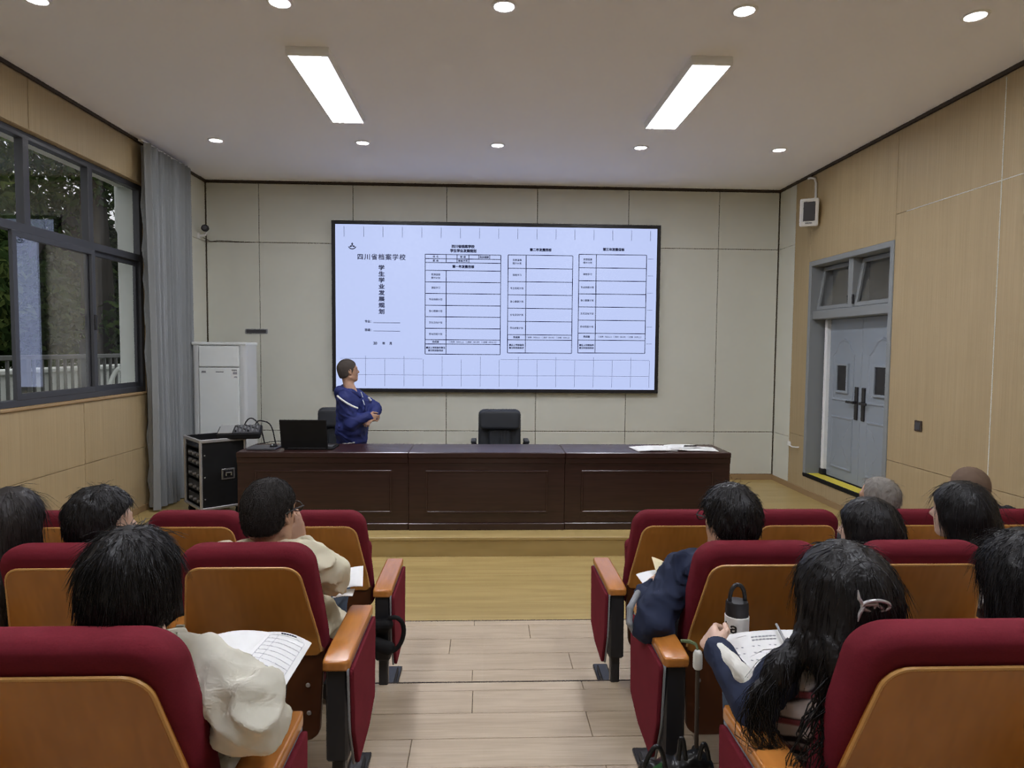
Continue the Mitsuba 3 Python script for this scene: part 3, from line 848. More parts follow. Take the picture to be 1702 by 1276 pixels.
mx = lambda m: moved(moved(m, rx=.16), CO + V([.27, .34, zc1 + .035]), rz=ROT - .45)
put('body', mx(b2((-.21, -.15, -.03), (.21, .17, .035), .012)), 'm_blackmatt', t)
put('fader_panel', mx(b2((-.195, -.135, .034), (-.06, .155, .040), .003)), 'm_alu', t)
put('control_panel', mx(b2((-.05, -.135, .034), (.195, .155, .039), .003)), 'm_darkgrey', t)
for i in range(6):
    for j in range(5):
        put('knob', mx(moved(trimesh.creation.cylinder(radius=.009, height=.02, sections=10), (-.03 + .04 * i, -.10 + .05 * j, .047))), 'm_grey' if (i + j) % 3 else 'm_black', t)
for k in range(2):
    o = CO + V([.20 + .12 * k, .62 + .0 * k, zc1 - .01])
    pts = [o + V([0, 0, .03]), o + V([.03, .03, .13]), o + V([.09, .03, .16 - .03 * k]), o + V([.16, .02, .10]), o + V([.20, .02, .0]), o + V([.22, .03, -.12])]
    s = np.linspace(0, 1, 24)
    cs = CubicSpline(np.linspace(0, 1, 6), V(pts))
    put('mixer_cable', tube(cs(s), .007, 8), 'm_black', label=['black cable arching out of the mixer, left one', 'black cable arching out of the mixer, right one'][k], cat='cable', group='mixer cables', smooth=40)

# ------------------------------------------------------------------ things on the walls
SPK = at(1345, 353, 7.56)
SPK[0] = min(SPK[0], 3.79)
t = thing('wall_speaker', 'white box loudspeaker mounted high on the right wall', 'loudspeaker')
sp = lambda m: moved(moved(m, ry=0.0), SPK, rx=0.2, rz=-0.42)
body = filled(slab(sbox(-.085, -.14, .085, .14).buffer(.02), .20, .022, .012), 3)
v = body.vertices
body.vertices = np.column_stack([v[:, 0] * (1 - .35 * v[:, 2] / .2), v[:, 2], v[:, 1] * (1 - .12 * v[:, 2] / .2)])
body.invert() if body.volume < 0 else None
put('cabinet', sp(body), 'm_white', t, smooth=40)
put('grille', sp(b2((-.062, -.008, -.095), (.062, .004, .12), .004)), 'm_darkgrey', t, label='dark speaker grille')
put('badge', sp(b2((-.04, -.009, -.125), (.03, .001, -.110), .002)), 'm_grey', t)
put('bracket', tube([SPK + V([-.04, .12, 0]), SPK + V([.03, .17, 0]), [3.857, SPK[1] + .17, SPK[2]]], .016, 10), 'm_white', t)
put('cable_conduit', tube([[XR - .016, SPK[1] + .12, 3.60], [XR - .016, SPK[1] + .12, 3.86], [XR - .016, SPK[1] + .15, 3.92], [XR - .016, SPK[1] + .25, 3.955], [XR - .016, SPK[1] + .31, 3.96]], .013, 10), 'm_white', label='white cable pipe running up from the wall loudspeaker', cat='pipe', smooth=40)

t = thing('security_camera', 'small black security camera on a white bracket in the left front corner', 'camera')
c = at(341, 379, 8.40)
put('housing', moved(lathe([(.0, -.06), (.038, -.055), (.043, -.03), (.043, .05), (.036, .066), (.0, .068)], 20), c, rx=math.pi / 2 + .15, rz=.3), 'm_black', t, smooth=40)
put('lens', moved(lathe([(0, 0), (.024, 0), (.026, .01), (0, .012)], 16), c + V([0.02, -.068, -.008]), rx=math.pi / 2, rz=.3), 'm_darkgrey', t)
put('bracket', tube([c + V([0, .03, -.04]), c + V([-.01, .03, -.075]), c + V([-.08, .03, -.09]), [XL + .002, 8.43, c[2] - .09]], .014, 10), 'm_white', t, smooth=40)
put('wall_plate', moved(lathe([(0, 0), (.04, 0), (.04, .014), (0, .018)], 18), (XL, 8.43, c[2] - .09), ry=math.pi / 2), 'm_white', t, smooth=30)
put('camera_cable', tube([[XL + .03, 8.5, c[2] - .10], [XL + .08, 8.62, c[2] - .13], [XL + .16, YF - .006, 3.245], [XL + .5, YF - .006, 3.232], [XL + .56, YF - .006, 3.232]], .0045, 6), 'm_trimdark', label='thin dark cable from the security camera along the panel joint', cat='cable')
t = thing('wall_panel_plate', 'dark narrow wall plate on the front wall above the air conditioner', 'wall plate')
put('plate', b2((-3.075, YF - .012, 2.068), (-2.795, YF, 2.132), .004), 'm_grey', t)
put('cover', b2((-3.06, YF - .015, 2.078), (-2.81, YF - .011, 2.122), .003), 'm_darkgrey', t)
t = thing('wall_switch', 'square brown wall switch to the right of the door', 'switch')
put('plate', b2((XR - .011, 5.66, 1.205), (XR, 5.755, 1.30), .004), 'm_trimdark', t)
put('rocker', b2((XR - .015, 5.675, 1.22), (XR - .010, 5.74, 1.285), .003), 'm_darkgrey', t)
t = thing('door_hook', 'white metal holdback hook on the wall left of the door', 'hook')
put('arm', tube([[XR - .004, 8.18, .742], [XR - .05, 8.12, .735], [XR - .06, 7.97, .725], [XR - .045, 7.90, .73], [XR - .02, 7.885, .735]], .008, 8), 'm_white', t, smooth=40)
put('plate', b2((XR - .008, 8.14, .715), (XR, 8.22, .765), .003), 'm_white', t)

# ------------------------------------------------------------------ curtain
t = thing('curtain', 'grey floor length curtain drawn together beside the window', 'curtain')
n, m_ = 320, 26
s = np.linspace(0, 1, n)
rows_ = []
for j in range(m_):
    h = j / (m_ - 1)
    z = ZS + .02 + h * (ZC - .06 - ZS - .02)
    amp = .085 * (1 - .15 * h)
    y = 6.93 + s * (1.02 - .04 * math.sin(3 * h)) + .012 * np.sin(13 * s + 4 * h)
    ph = 2 * np.pi * (9.0 * s + .22 * np.sin(2 * np.pi * s * 2.3 + 1.0) + .05 * math.sin(5 * h))
    x = XL + .012 + 2.0 * amp * (np.abs(np.sin(ph / 2)) + 1e-6) ** .5 + .012 * np.sin(2.3 * ph + 1) + .008 * np.sin(7 * s + 2.0 * h)
    rows_.append(np.column_stack([x, y, np.full(n, z) + (.01 * np.sin(9 * s) if j == 0 else 0)]))
rings = [np.vstack([r_, (r_ + [-.004, 0, 0])[::-1]]) for r_ in rows_]
put('cloth', loft(rings, caps=False), 'm_curtain', t, smooth=True)
put('rail', b2((XL + .07, 6.9, ZC - .05), (XL + .11, 8.02, ZC - .028), .004), 'm_white', t)
# ------------------------------------------------------------------ outside the window
struct('ground_outside', b2((-30, -4, .2), (XL - .5, 34, .3), .001), 'm_ground', 'dark ground outside the window')
t = thing('garden_wall', 'low white wall behind the railing outside the window', 'wall')
put('face', b2((-6.5, 2, .3), (-6.3, 16, 1.50), .01), 'm_outwall', t)
put('coping', b2((-6.56, 2, 1.50), (-6.24, 16, 1.57), .015), 'm_outwall', t)
t = thing('railing', 'dark metal railing outside the window', 'railing')
rx_ = -5.5
put('top_rail', b2((rx_ - .03, 4, 1.72), (rx_ + .03, 13, 1.78), .008), 'm_rail', t)
put('bottom_rail', b2((rx_ - .02, 4, .86), (rx_ + .02, 13, .90), .006), 'm_rail', t)
for i in range(60):
    y = 4.1 + i * .15
    thick = .045 if i % 8 == 3 else .016
    put('baluster', b2((rx_ - thick, y - thick, .3 if i % 8 == 3 else .86), (rx_ + thick, y + thick, 1.74), .004), 'm_rail', t)
put('drain_pipe', tube([[XL - .325, 7.225, 4.2], [XL - .325, 7.225, 3.14], [XL - .30, 7.225, 3.09]], .024, 10), 'm_outwall', label='short white pipe end seen through the upper right window pane', cat='pipe', smooth=40)
put('hose', tube(CubicSpline([0, .4, 1], V([[XL - .50, 7.16, 1.18], [XL - .42, 7.19, 1.50], [XL - .31, 7.19, 1.66]]))(np.linspace(0, 1, 12)), .024, 10), 'm_outwall', label='pale curved pipe behind the railing, low in the right window pane', cat='pipe', smooth=40)


def tree(loc, trunk_r, trunk_h, blobs, nleaf, size, lab, which):
    t = thing('tree', lab, 'tree', 'trees outside the window')
    L = V(loc, float)
    put('trunk', tube([L, L + [.05, .05, trunk_h * .5], L + [-.05, .1, trunk_h]], [trunk_r, trunk_r * .85, trunk_r * .6], 12), 'm_bark', t, smooth=True)
    for b_ in blobs[:3]:
        e = L + V(b_[:3])
        put('branch', tube([L + [0, .05, trunk_h * .6], (L + [0, 0, trunk_h] + e) / 2, e], [trunk_r * .45, trunk_r * .3, trunk_r * .12], 8), 'm_bark', t, smooth=True)
    for part in range(2):
        P = []
        for b_ in blobs:
            k = nleaf // len(blobs) // 2
            d = rng.normal(size=(k, 3))
            d /= np.linalg.norm(d, axis=1, keepdims=True)
            P.append(L + V(b_[:3]) + d * b_[3] * rng.random((k, 1)) ** .45 * [1, 1, .85])
        P = np.vstack(P)
        k = len(P)
        a = rng.normal(size=(k, 3)); a /= np.linalg.norm(a, axis=1, keepdims=True)
        c = np.cross(a, rng.normal(size=(k, 3))); c /= np.linalg.norm(c, axis=1, keepdims=True)
        s1 = size * (.6 + .8 * rng.random((k, 1)))
        q = np.stack([P - a * s1, P + c * s1 * .42, P + a * s1, P - c * s1 * .42], 1).reshape(-1, 3)
        i = np.arange(k) * 4
        f = np.vstack([np.stack([i, i + 1, i + 2], 1), np.stack([i, i + 2, i + 3], 1)])
        put('foliage', trimesh.Trimesh(q, f, process=False), f'm_leaf_{(which + part) % 3}', t, kind='stuff')


tree((-9.2, 9.6, .3), .2, 3.6, [(0, 0, 3.2, 1.6), (-.6, -1.2, 2.2, 1.4), (.6, .9, 2.4, 1.4), (.3, -.3, 4.6, 1.3), (0, 1.2, 4.0, 1.3)], 26000, .10, 'bright green leafy tree in the middle of the window view', 1)
tree((-9.0, 5.6, .3), .2, 3.4, [(0, 0, 3.0, 1.5), (.3, .9, 2.0, 1.3), (-.4, -.9, 2.4, 1.3), (.2, .2, 4.3, 1.3)], 24000, .10, 'dark green tree at the left of the window view', 2)
tree((-7.8, 13.6, .3), .34, 5.2, [(-.3, .3, 5.6, 1.7), (-1.3, .6, 3.4, 1.5), (-1.0, -1.2, 2.2, 1.3), (.6, 1.6, 3.4, 1.5), (.4, .8, 1.9, 1.2)], 26000, .10, 'thick trunked dark tree behind the right window pane', 2)
tree((-14.5, 17.5, .3), .3, 4, [(0, 0, 3, 2.6), (-2, 2.5, 3.5, 2.6), (2.4, 1.5, 2.6, 2.3), (-2.4, -3, 3, 2.6), (0, 1, 5.5, 2.2)], 26000, .17, 'far green tree filling the background of the window view', 0)
tree((-17.5, 8.5, .3), .3, 4, [(0, 0, 3, 2.6), (0, 2.5, 3.5, 2.4), (.4, -2.5, 2.6, 2.3), (0, -1, 5.2, 2.4)], 22000, .17, 'far dark tree behind the bright green tree', 0)

# ------------------------------------------------------------------ seating
ROWS = [(3.15, .13), (2.16, .26), (1.15, .39)]
PITCH = .60
LC, RC = -.825, .99


def ylean(z):
    """Where the rear face of a seat back stands, at height z above its tier."""
    z = np.asarray(z, float)
    return np.where(z > .62, .085 + (.97 - z) * .31, .085 + .1085 + (.62 - z) * .10)


def back_poly(wt, wb, z0, z1, rt, rb):
    q = Polygon([(-wb, z0), (wb, z0), (wt, z1), (-wt, z1)])
    top = q.buffer(-rt).buffer(rt, quad_segs=12)
    bot = q.buffer(-rb).buffer(rb, quad_segs=12)
    zm = (z0 + z1) / 2
    return unary_union([top.intersection(sbox(-1, zm, 1, 3)), bot.intersection(sbox(-1, -1, 1, zm + 1e-4))]).buffer(0)


def bent(poly, th, rnd, off, step=.014, inner=6):
    """A rounded slab bent along the lean of the back; off: distance of its rear face from the lean line."""
    m = filled(slab(poly, th, rnd, step), inner)
    v = m.vertices
    m.vertices = np.column_stack([v[:, 0], ylean(v[:, 1]) + off + v[:, 2], v[:, 1]])
    m.invert() if m.volume < 0 else None
    return m


cush = bent(back_poly(.226, .262, .44, .97, .085, .05), .115, .042, 0.0)
v = cush.vertices                       # the stuffing swells a little around the shell
shell = bent(back_poly(.187, .246, .545, .898, .055, .02), .022, .007, -.014, .012)
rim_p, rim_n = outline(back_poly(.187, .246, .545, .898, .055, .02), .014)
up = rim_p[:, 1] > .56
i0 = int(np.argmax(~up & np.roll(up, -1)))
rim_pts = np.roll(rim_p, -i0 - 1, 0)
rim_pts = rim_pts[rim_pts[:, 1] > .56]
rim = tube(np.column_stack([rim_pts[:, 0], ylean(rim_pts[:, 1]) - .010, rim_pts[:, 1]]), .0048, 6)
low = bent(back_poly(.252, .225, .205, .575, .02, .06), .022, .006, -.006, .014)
pan = filled(slab(sbox(-.185, .03, .185, .44).buffer(.035), .095, .036, .02), 4)
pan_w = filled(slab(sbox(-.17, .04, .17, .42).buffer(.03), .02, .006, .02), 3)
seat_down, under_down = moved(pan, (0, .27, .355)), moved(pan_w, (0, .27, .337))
fold = lambda m: moved(moved(m, rx=1.40), (0, .36, .275))
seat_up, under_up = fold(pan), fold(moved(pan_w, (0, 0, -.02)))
bolt = trimesh.creation.icosphere(1, radius=.009).apply_scale([1, .5, 1])
PL = {k: mikit.ply(m, b_, s_) for k, m, b_, s_ in (('cushion', cush, 'm_red', 50), ('shell', shell, 'm_shell', 35), ('shell_glint', rim, 'm_shell_glint', 50), ('lower_shell', low, 'm_shell_shaded', 35), ('sd', seat_down, 'm_red', 45), ('ud', under_down, 'm_shell_shaded', 40), ('su', seat_up, 'm_red', 45), ('uu', under_up, 'm_shell_shaded', 40))}
PL['bolt'] = mikit.ply(bolt, 'm_steel', True)


def seat(row, x, folded, lab, dy=0.0):
    t = thing('auditorium_seat', lab, 'seat', 'red auditorium seats in rows')
    y0, z0 = ROWS[row]
    w = T().translate([x, y0 + dy, z0])
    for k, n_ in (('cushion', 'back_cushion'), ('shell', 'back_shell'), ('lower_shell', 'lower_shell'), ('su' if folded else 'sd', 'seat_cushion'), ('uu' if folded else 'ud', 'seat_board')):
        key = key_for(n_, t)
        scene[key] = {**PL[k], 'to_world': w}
        if k == 'shell':
            scene[key_for('edge_bead', key)] = {**PL['shell_glint'], 'to_world': w}
        if k == 'lower_shell':
            for bx_ in (-.19, .19):
                for bz in (.32, .43):
                    scene[key_for('bolt', key)] = {**PL['bolt'], 'to_world': T().translate([x + bx_, y0 + dy + float(ylean(bz)) - .008, z0 + bz])}
    return t


cap_p = sbox(-.046 + .008, .008, .046 - .008, .475 - .008).buffer(.008)
arm_cap = filled(slab(cap_p, .036, .009, .02), 3)
v = arm_cap.vertices
arm_cap.vertices = np.column_stack([v[:, 0], v[:, 1], v[:, 2] + .586 - .008 * (np.maximum(.12 - v[:, 1], 0) / .12) ** 2])
post = cat_(b2((-.036, .012, .26), (.036, .10, .588), .008), b2((-.030, .10, .33), (.030, .40, .588), .006))
leg_m = b2((-.022, .035, .015), (.022, .085, .27), .006)
foot_m = cat_(b2((-.04, .0, 0), (.04, .46, .018), .006), b2((-.028, .02, .016), (.028, .40, .045), .01))
pan_poly = Polygon([(.004, .586), (.455, .586), (.435, .27), (.30, .215), (.10, .20), (.03, .36)])
pr = slab(pan_poly.buffer(-.012).buffer(.012), .016, .006, .015, 3)
panel_m = filled(pr, 4)
v = panel_m.vertices
panel_m.vertices = np.column_stack([v[:, 2], v[:, 0], v[:, 1]])
edge_m = filled(slab(pan_poly.buffer(.004), .008, .002, .02, 2), 3)
v = edge_m.vertices
edge_m.vertices = np.column_stack([v[:, 2], v[:, 0], v[:, 1]])
for m in (arm_cap, panel_m, edge_m):
    m.invert() if m.volume < 0 else None
AP = {'cap': mikit.ply(arm_cap, 'm_arm', 35), 'post': mikit.ply(post, 'm_blackmetal'), 'leg': mikit.ply(leg_m, 'm_blackmetal'), 'foot': mikit.ply(foot_m, 'm_blackmetal'), 'panel': mikit.ply(panel_m, 'm_red', 40), 'edge': mikit.ply(edge_m, 'm_grey', 40)}


def armrest(row, x, side, lab):
    """side: +1 or -1 where the aisle is, 0 between two seats."""
    t = thing('seat_armrest', lab, 'armrest', 'armrest stands of the auditorium seats')
    y0, z0 = ROWS[row]
    w = T().translate([x, y0, z0])
    for k, n_ in (('cap', 'armrest_cap'), ('post', 'post'), ('leg', 'leg'), ('foot', 'foot')):
        scene[key_for(n_, t)] = {**AP[k], 'to_world': w}
    for s in ((side,) if side else (1, -1)):
        if side == 0:
            continue
        w2 = w @ T().translate([s * .0365, 0, 0]) @ T().scale([s, 1, 1])
        k = key_for('side_panel', t)
        scene[k] = {**AP['panel'], 'to_world': w @ T().translate([s * .043, 0, 0]) @ (T().scale([1, 1, 1]) if s > 0 else T().translate([-.016, 0, 0]))}
        scene[key_for('panel_edge', k)] = {**AP['edge'], 'to_world': w @ T().translate([s * .036 - (.008 if s < 0 else 0), 0, 0])}
    return t


RN = ['far', 'middle', 'near']
seat(0, LC, True, 'empty red seat on the aisle in the far row, left block'); seat(0, LC - PITCH, True, 'empty red seat, second from the aisle in the far row, left block'); seat(0, LC - 2 * PITCH, True, 'empty red far row seat in front of the boy turning right')
seat(1, LC, False, 'aisle seat of the man with cropped hair in the cream jacket'); seat(1, LC - PITCH, False, 'red seat of the boy turning right, left block'); seat(1, LC - 2 * PITCH, False, 'red seat at the left edge under the long haired woman')
seat(2, LC, False, 'large red seat of the person in the white hoodie, lower left')
seat(0, RC, True, 'empty red seat on the aisle in the far row, right block'); seat(0, RC + PITCH, True, 'empty red seat, second from the aisle in the far row, right block'); seat(0, RC + 2 * PITCH, False, 'red seat in the far row in which the grey haired man sits'); seat(0, RC + 3 * PITCH, False, 'red seat in the far row in which the man with shaved head sits')
seat(1, RC, False, 'red aisle seat of the person in the navy jacket'); seat(1, RC + PITCH, False, 'red seat under the dark haired woman turning left, middle row'); seat(1, RC + 2 * PITCH, False, 'red seat of the upright long haired woman in the middle row, right block')
seat(2, RC, False, 'large red seat at the lower right beside the girl with the hair clip'); seat(2, RC + PITCH, False, 'red seat at the right edge in the nearest row')
for row in range(3):
    armrest(row, -.49, 1, f'wooden armrest on black post at the aisle, {RN[row]} row of the left block')
    armrest(row, .655, -1, f'wooden armrest on black post at the aisle, {RN[row]} row of the right block')
    for k in range(1, 3 if row < 2 else 2):
        armrest(row, LC + PITCH / 2 - k * PITCH, 0, f'armrest {["", "one seat", "two seats"][k]} in from the aisle, {RN[row]} row of the left block')
        armrest(row, RC - PITCH / 2 + k * PITCH, 0, f'armrest {["", "one seat", "two seats"][k]} in from the aisle, {RN[row]} row of the right block')
armrest(0, RC - PITCH / 2 + 3 * PITCH, 0, 'armrest three seats in from the aisle, far row of the right block')
# ------------------------------------------------------------------ people: smooth-union fields turned into meshes
EDGES = [((a, b, c), ax) for ax in range(3) for a in (0, 1) for b in (0, 1) for c in (0, 1) if (a, b, c)[ax] == 0]


def nets(D, lo, h):
    """Surface nets over the zero level of the grid D."""
    S = D < 0
    n = np.zeros(np.array(D.shape) - 1, np.int8)
    for a in (0, 1):
        for b in (0, 1):
            for c in (0, 1):
                n += S[a:a + n.shape[0], b:b + n.shape[1], c:c + n.shape[2]]
    I = np.argwhere((n > 0) & (n < 8))
    idx = np.full(n.shape, -1, np.int64)
    idx[tuple(I.T)] = np.arange(len(I))
    acc, cnt = np.zeros((len(I), 3)), np.zeros((len(I), 1))
    for o, ax in EDGES:
        p = I + o
        q = p.copy(); q[:, ax] += 1
        dp, dq = D[tuple(p.T)], D[tuple(q.T)]
        cr = (dp < 0) != (dq < 0)
        t = np.where(cr, dp / np.where(cr, dp - dq, 1), 0)
        pos = np.asarray(o, float) + np.eye(3)[ax] * t[:, None]
        acc += pos * cr[:, None]; cnt += cr[:, None]
    v = lo + h * (I + acc / np.maximum(cnt, 1))
    F_ = []
    for ax in range(3):
        s0 = [slice(None)] * 3; s1 = [slice(None)] * 3
        s0[ax], s1[ax] = slice(0, -1), slice(1, None)
        A, B = S[tuple(s0)], S[tuple(s1)]
        E_ = np.argwhere(A != B)
        u, w = (ax + 1) % 3, (ax + 2) % 3
        E_ = E_[(E_[:, u] > 0) & (E_[:, w] > 0) & (E_[:, u] < n.shape[u]) & (E_[:, w] < n.shape[w])]
        inside = A[tuple(E_.T)]
        def cell(du, dw):
            c = E_.copy(); c[:, u] -= du; c[:, w] -= dw
            return idx[tuple(c.T)]
        q = np.stack([cell(1, 1), cell(0, 1), cell(0, 0), cell(1, 0)], 1)
        q[~inside] = q[~inside][:, ::-1]
        F_.append(q)
    f = np.vstack(F_)
    f = f[(f >= 0).all(1)]
    return v, np.vstack([f[:, [0, 1, 2]], f[:, [0, 2, 3]]])


def cap(a, b, ra, rb=None, k=.02, op='+'):
    a, b = V(a, float), V(b, float)
    rb = ra if rb is None else rb
    d = b - a
    L = max(d @ d, 1e-12)

    def fn(P):
        t = np.clip((P - a) @ d / L, 0, 1)
        return np.linalg.norm(P - a - t[..., None] * d, axis=-1) - (ra + (rb - ra) * t)
    m = max(ra, rb)
    return op, k, fn, np.minimum(a, b) - m, np.maximum(a, b) + m


def ell(c, r, R=None, k=.02, op='+'):
    c, r = V(c, float), V(r, float)
    R = np.eye(3) if R is None else R

    def fn(P):
        q = (P - c) @ R
        k0 = np.linalg.norm(q / r, axis=-1)
        return k0 * (k0 - 1) / (np.linalg.norm(q / r ** 2, axis=-1) + 1e-9)
    e = np.abs(R) @ r
    return op, k, fn, c - e, c + e


def solid(prims, h, disp=None, cut=None):
    adds = [p for p in prims if p[0] == '+']
    lo = np.min([p[3] for p in adds], 0) - 4 * h - .02
    hi = np.max([p[4] for p in adds], 0) + 4 * h + .02
    n = np.ceil((hi - lo) / h).astype(int) + 1
    D = np.full(n, 1.0, np.float32)
    ax = [lo[i] + h * np.arange(n[i]) for i in range(3)]

    def sub(a, b, pad):
        i0 = np.clip(np.floor((a - pad - lo) / h).astype(int), 0, n - 1)
        i1 = np.clip(np.ceil((b + pad - lo) / h).astype(int) + 1, 1, n)
        s = tuple(slice(x, y) for x, y in zip(i0, i1))
        return s, np.stack(np.meshgrid(*[ax[i][s[i]] for i in range(3)], indexing='ij'), -1)
    for op, k, fn, a, b in prims:
        s, P = sub(a, b, k + 2.5 * h)
        d, c = fn(P), D[s]
        if op == '+':
            q = np.maximum(k - np.abs(c - d), 0) / k
            D[s] = np.minimum(c, d) - q * q * k / 4
        else:
            q = np.maximum(k - np.abs(c + d), 0) / k
            D[s] = np.maximum(c, -d) + q * q * k / 4
    if disp is not None or cut is not None:
        m = np.abs(D) < .09
        I = np.argwhere(m)
        P = lo + h * I
        if disp is not None:
            D[m] += disp(P)
        if cut is not None:
            D[m] = np.maximum(D[m], cut(P))
            big = D <= -.09
            if big.any():
                P2 = lo + h * np.argwhere(big)
                D[big] = np.maximum(D[big], cut(P2))
    v, f = nets(D, lo, h)
    m = trimesh.Trimesh(v, f, process=False)
    if m.volume < 0:
        m.invert()
    return m


def rot(yaw, pitch=0.0, roll=0.0):
    """Columns: the head's right, forward and up; yaw turns right, pitch looks down, roll tips to the right."""
    return trimesh.transformations.euler_matrix(-pitch, roll, -yaw, 'sxyz')[:3, :3]


def head_prims(H, R, s=1.0, nose=1.0):
    W = lambda *q: H + R @ (V(q) * s)
    E = lambda c, r, k=.015, op='+': ell(W(*c), V(r) * s, R, k * s, op)
    C = lambda a, b, ra, rb=None, k=.012, op='+': cap(W(*a), W(*b), ra * s, None if rb is None else rb * s, k * s, op)
    p = [E((0, -.012, .022), (.075, .095, .090)), E((0, .028, -.045), (.058, .062, .072), .03), C((0, .060, -.098), (0, .064, -.100), .020, k=.03),
         C((-.055, -.005, -.070), (-.022, .055, -.098), .018, .016, .02), C((.055, -.005, -.070), (.022, .055, -.098), .018, .016, .02),
         E((-.031, .083, .004), (.016, .014, .013), .008, '-'), E((.031, .083, .004), (.016, .014, .013), .008, '-'),
         C((0, .078, .008), (0, .100, -.030), .009 * nose, .012 * nose, .012), C((-.013, .088, -.034), (.013, .088, -.034), .008, k=.008),
         C((-.045, .068, .022), (-.012, .084, .020), .009, k=.012), C((.045, .068, .022), (.012, .084, .020), .009, k=.012),
         E((-.031, .070, .004), (.0135, .0135, .0135), .003), E((.031, .070, .004), (.0135, .0135, .0135), .003),
         C((-.019, .080, -.060), (.019, .080, -.060), .007, k=.008), C((-.016, .080, -.071), (.016, .080, -.071), .0075, k=.006)]
    for x in (-1, 1):
        p += [E((x * .077, -.006, -.008), (.011, .020, .032), .008), E((x * .086, -.004, -.004), (.006, .011, .019), .004, '-'), E((x * .075, .002, -.036), (.009, .009, .010), .008)]
    return p


def hand_prims(w, d, pn, side, curl=.5, s=1.0, spread=.10, thumb=.6):
    """w wrist, d towards the fingers, pn palm normal; side +1 right hand."""
    d = V(d, float); d /= np.linalg.norm(d)
    pn = V(pn, float); pn = pn - d * (pn @ d); pn /= np.linalg.norm(pn)
    lat = np.cross(d, pn) * side                      # towards the thumb
    p = []
    for i, (o, L) in enumerate(((.028, .95), (.010, 1.05), (-.009, .98), (-.027, .78))):
        k = w + d * .083 * s + lat * o * s
        p.append(cap(w + lat * o * .55 * s + d * .01, k, .0145 * s, .0115 * s, .012))
        a, q, r = curl * .7, k, .0092 * s
        dd = d + lat * spread * (o / .028)
        for j, l in enumerate((.042, .027, .021)):
            v = dd * math.cos(a) + pn * math.sin(a)
            v /= np.linalg.norm(v)
            e = q + v * l * L * s
            p.append(cap(q, e, r, r * .9, .004))
            q, r, a = e, r * .9, a + curl
    b = w + d * .022 * s + lat * .020 * s
    v1 = d * .62 + lat * (.95 - .3 * thumb) + pn * .35
    v1 /= np.linalg.norm(v1)
    m = b + v1 * .042 * s
    v2 = d * .9 + lat * (.35 - .5 * thumb) + pn * .3 * thumb
    v2 /= np.linalg.norm(v2)
    p += [cap(b, m, .0145 * s, .0105 * s, .012), cap(m, m + v2 * .030 * s, .010 * s, .009 * s, .004), cap(m + v2 * .030 * s, m + v2 * .052 * s, .009 * s, .0078 * s, .004)]
    return p


def folds(amp, f=13.0, seed=3):
    def fn(P):
        w = meshkit.fbm(P * [f * .5, f * .5, f * .5], 2, seed)
        a = np.abs(np.sin(P[:, 2] * 38 + 14 * w + (P[:, 0] - P[:, 1]) * 26)) - .6
        return amp * (2.0 * a * np.maximum(w - .25, 0) + 2.2 * (meshkit.fbm(P * f, 2, seed + 5) - .5))
    return fn


def hair_tufts(m, n, length, r, down=.7, out=.14, seed=1, sel=None, wav=.18):
    """Thin strands rising from a hair surface and lying along it."""
    g = np.random.default_rng(seed)
    pts, fi = trimesh.sample.sample_surface(m, n, seed=seed)
    nr = m.face_normals[fi]
    if sel is not None:
        keep = sel(pts)
        pts, nr = pts[keep], nr[keep]
    t = V([0, 0, -1.0]) - nr * (nr @ V([0, 0, -1.0]))[:, None]
    t += wav * g.normal(size=t.shape)
    t /= np.linalg.norm(t, axis=1, keepdims=True) + 1e-9
    L = length * (.5 + g.random((len(pts), 1)))
    q = [pts - nr * r, pts + t * L * .5 + nr * (L * out * .35), pts + t * L + nr * (L * out * .25) + V([0, 0, -1]) * L * down * .25]
    b = np.cross(t, nr)
    vs, fs = [], []
    k = len(pts)
    for j, (p, rr) in enumerate(zip(q, (r, r * .8, r * .15))):
        vs += [p + b * rr, p - b * rr * .5 + nr * rr, p - b * rr * .5 - nr * rr]
    for j in range(2):
        for a in range(3):
            i0, i1 = (j * 3 + a) * k, (j * 3 + (a + 1) % 3) * k
            i2, i3 = i0 + 3 * k, i1 + 3 * k
            z = np.arange(k)
            fs += [np.stack([z + i0, z + i1, z + i3], 1), np.stack([z + i0, z + i3, z + i2], 1)]
    return trimesh.Trimesh(np.vstack(vs), np.vstack(fs), process=False)


def strand(pts, r, n=12, sides=4):
    pts = V(pts, float)
    cs = CubicSpline(np.linspace(0, 1, len(pts)), pts)
    s = np.linspace(0, 1, n)
    return tube(cs(s), r * np.clip(1.15 - s ** 3, .15, 1), sides, caps=False)


def hair_shell(H, R, s, t, zline, back=0.0, extra=(), h=.006, crown=0.0, side=0.0, noise_amp=.004, nf=(70, 70, 22)):
    """Hair over the cranium; zline(y, x): lowest point of the hair at head coordinate y."""
    W = lambda *q: H + R @ (V(q) * s)
    p = [ell(W(0, -.014 - back * .5, .022), V([.077 + t + side, .095 + t + back * .5, .090 + t + crown]) * s, R, .01), ell(W(0, -.030 - back, -.035), V([.068 + t * .9 + side, .066 + t + back * .3, .075]) * s, R, .03)]
    p += list(extra)

    def cut(P):
        q = (P - H) @ R / s
        return np.where(np.linalg.norm(q, axis=1) < .16, (zline(q[:, 1], q[:, 0]) - q[:, 2]) * .8 * s, -1)

    def disp(P):
        q = (P - H) @ R
        return noise_amp * 2 * (meshkit.noise(q * nf, 11) - .5) + noise_amp * (meshkit.noise(q * [150, 150, 40], 5) - .5)
    return solid(p, h, disp, cut)


def hl_short(y, x):
    front = np.interp(y, [-.2, -.07, -.03, .0, .02, .035, .075, .095, .2], [-.078, -.075, -.062, -.010, -.030, .015, .052, .060, .06])
    return front


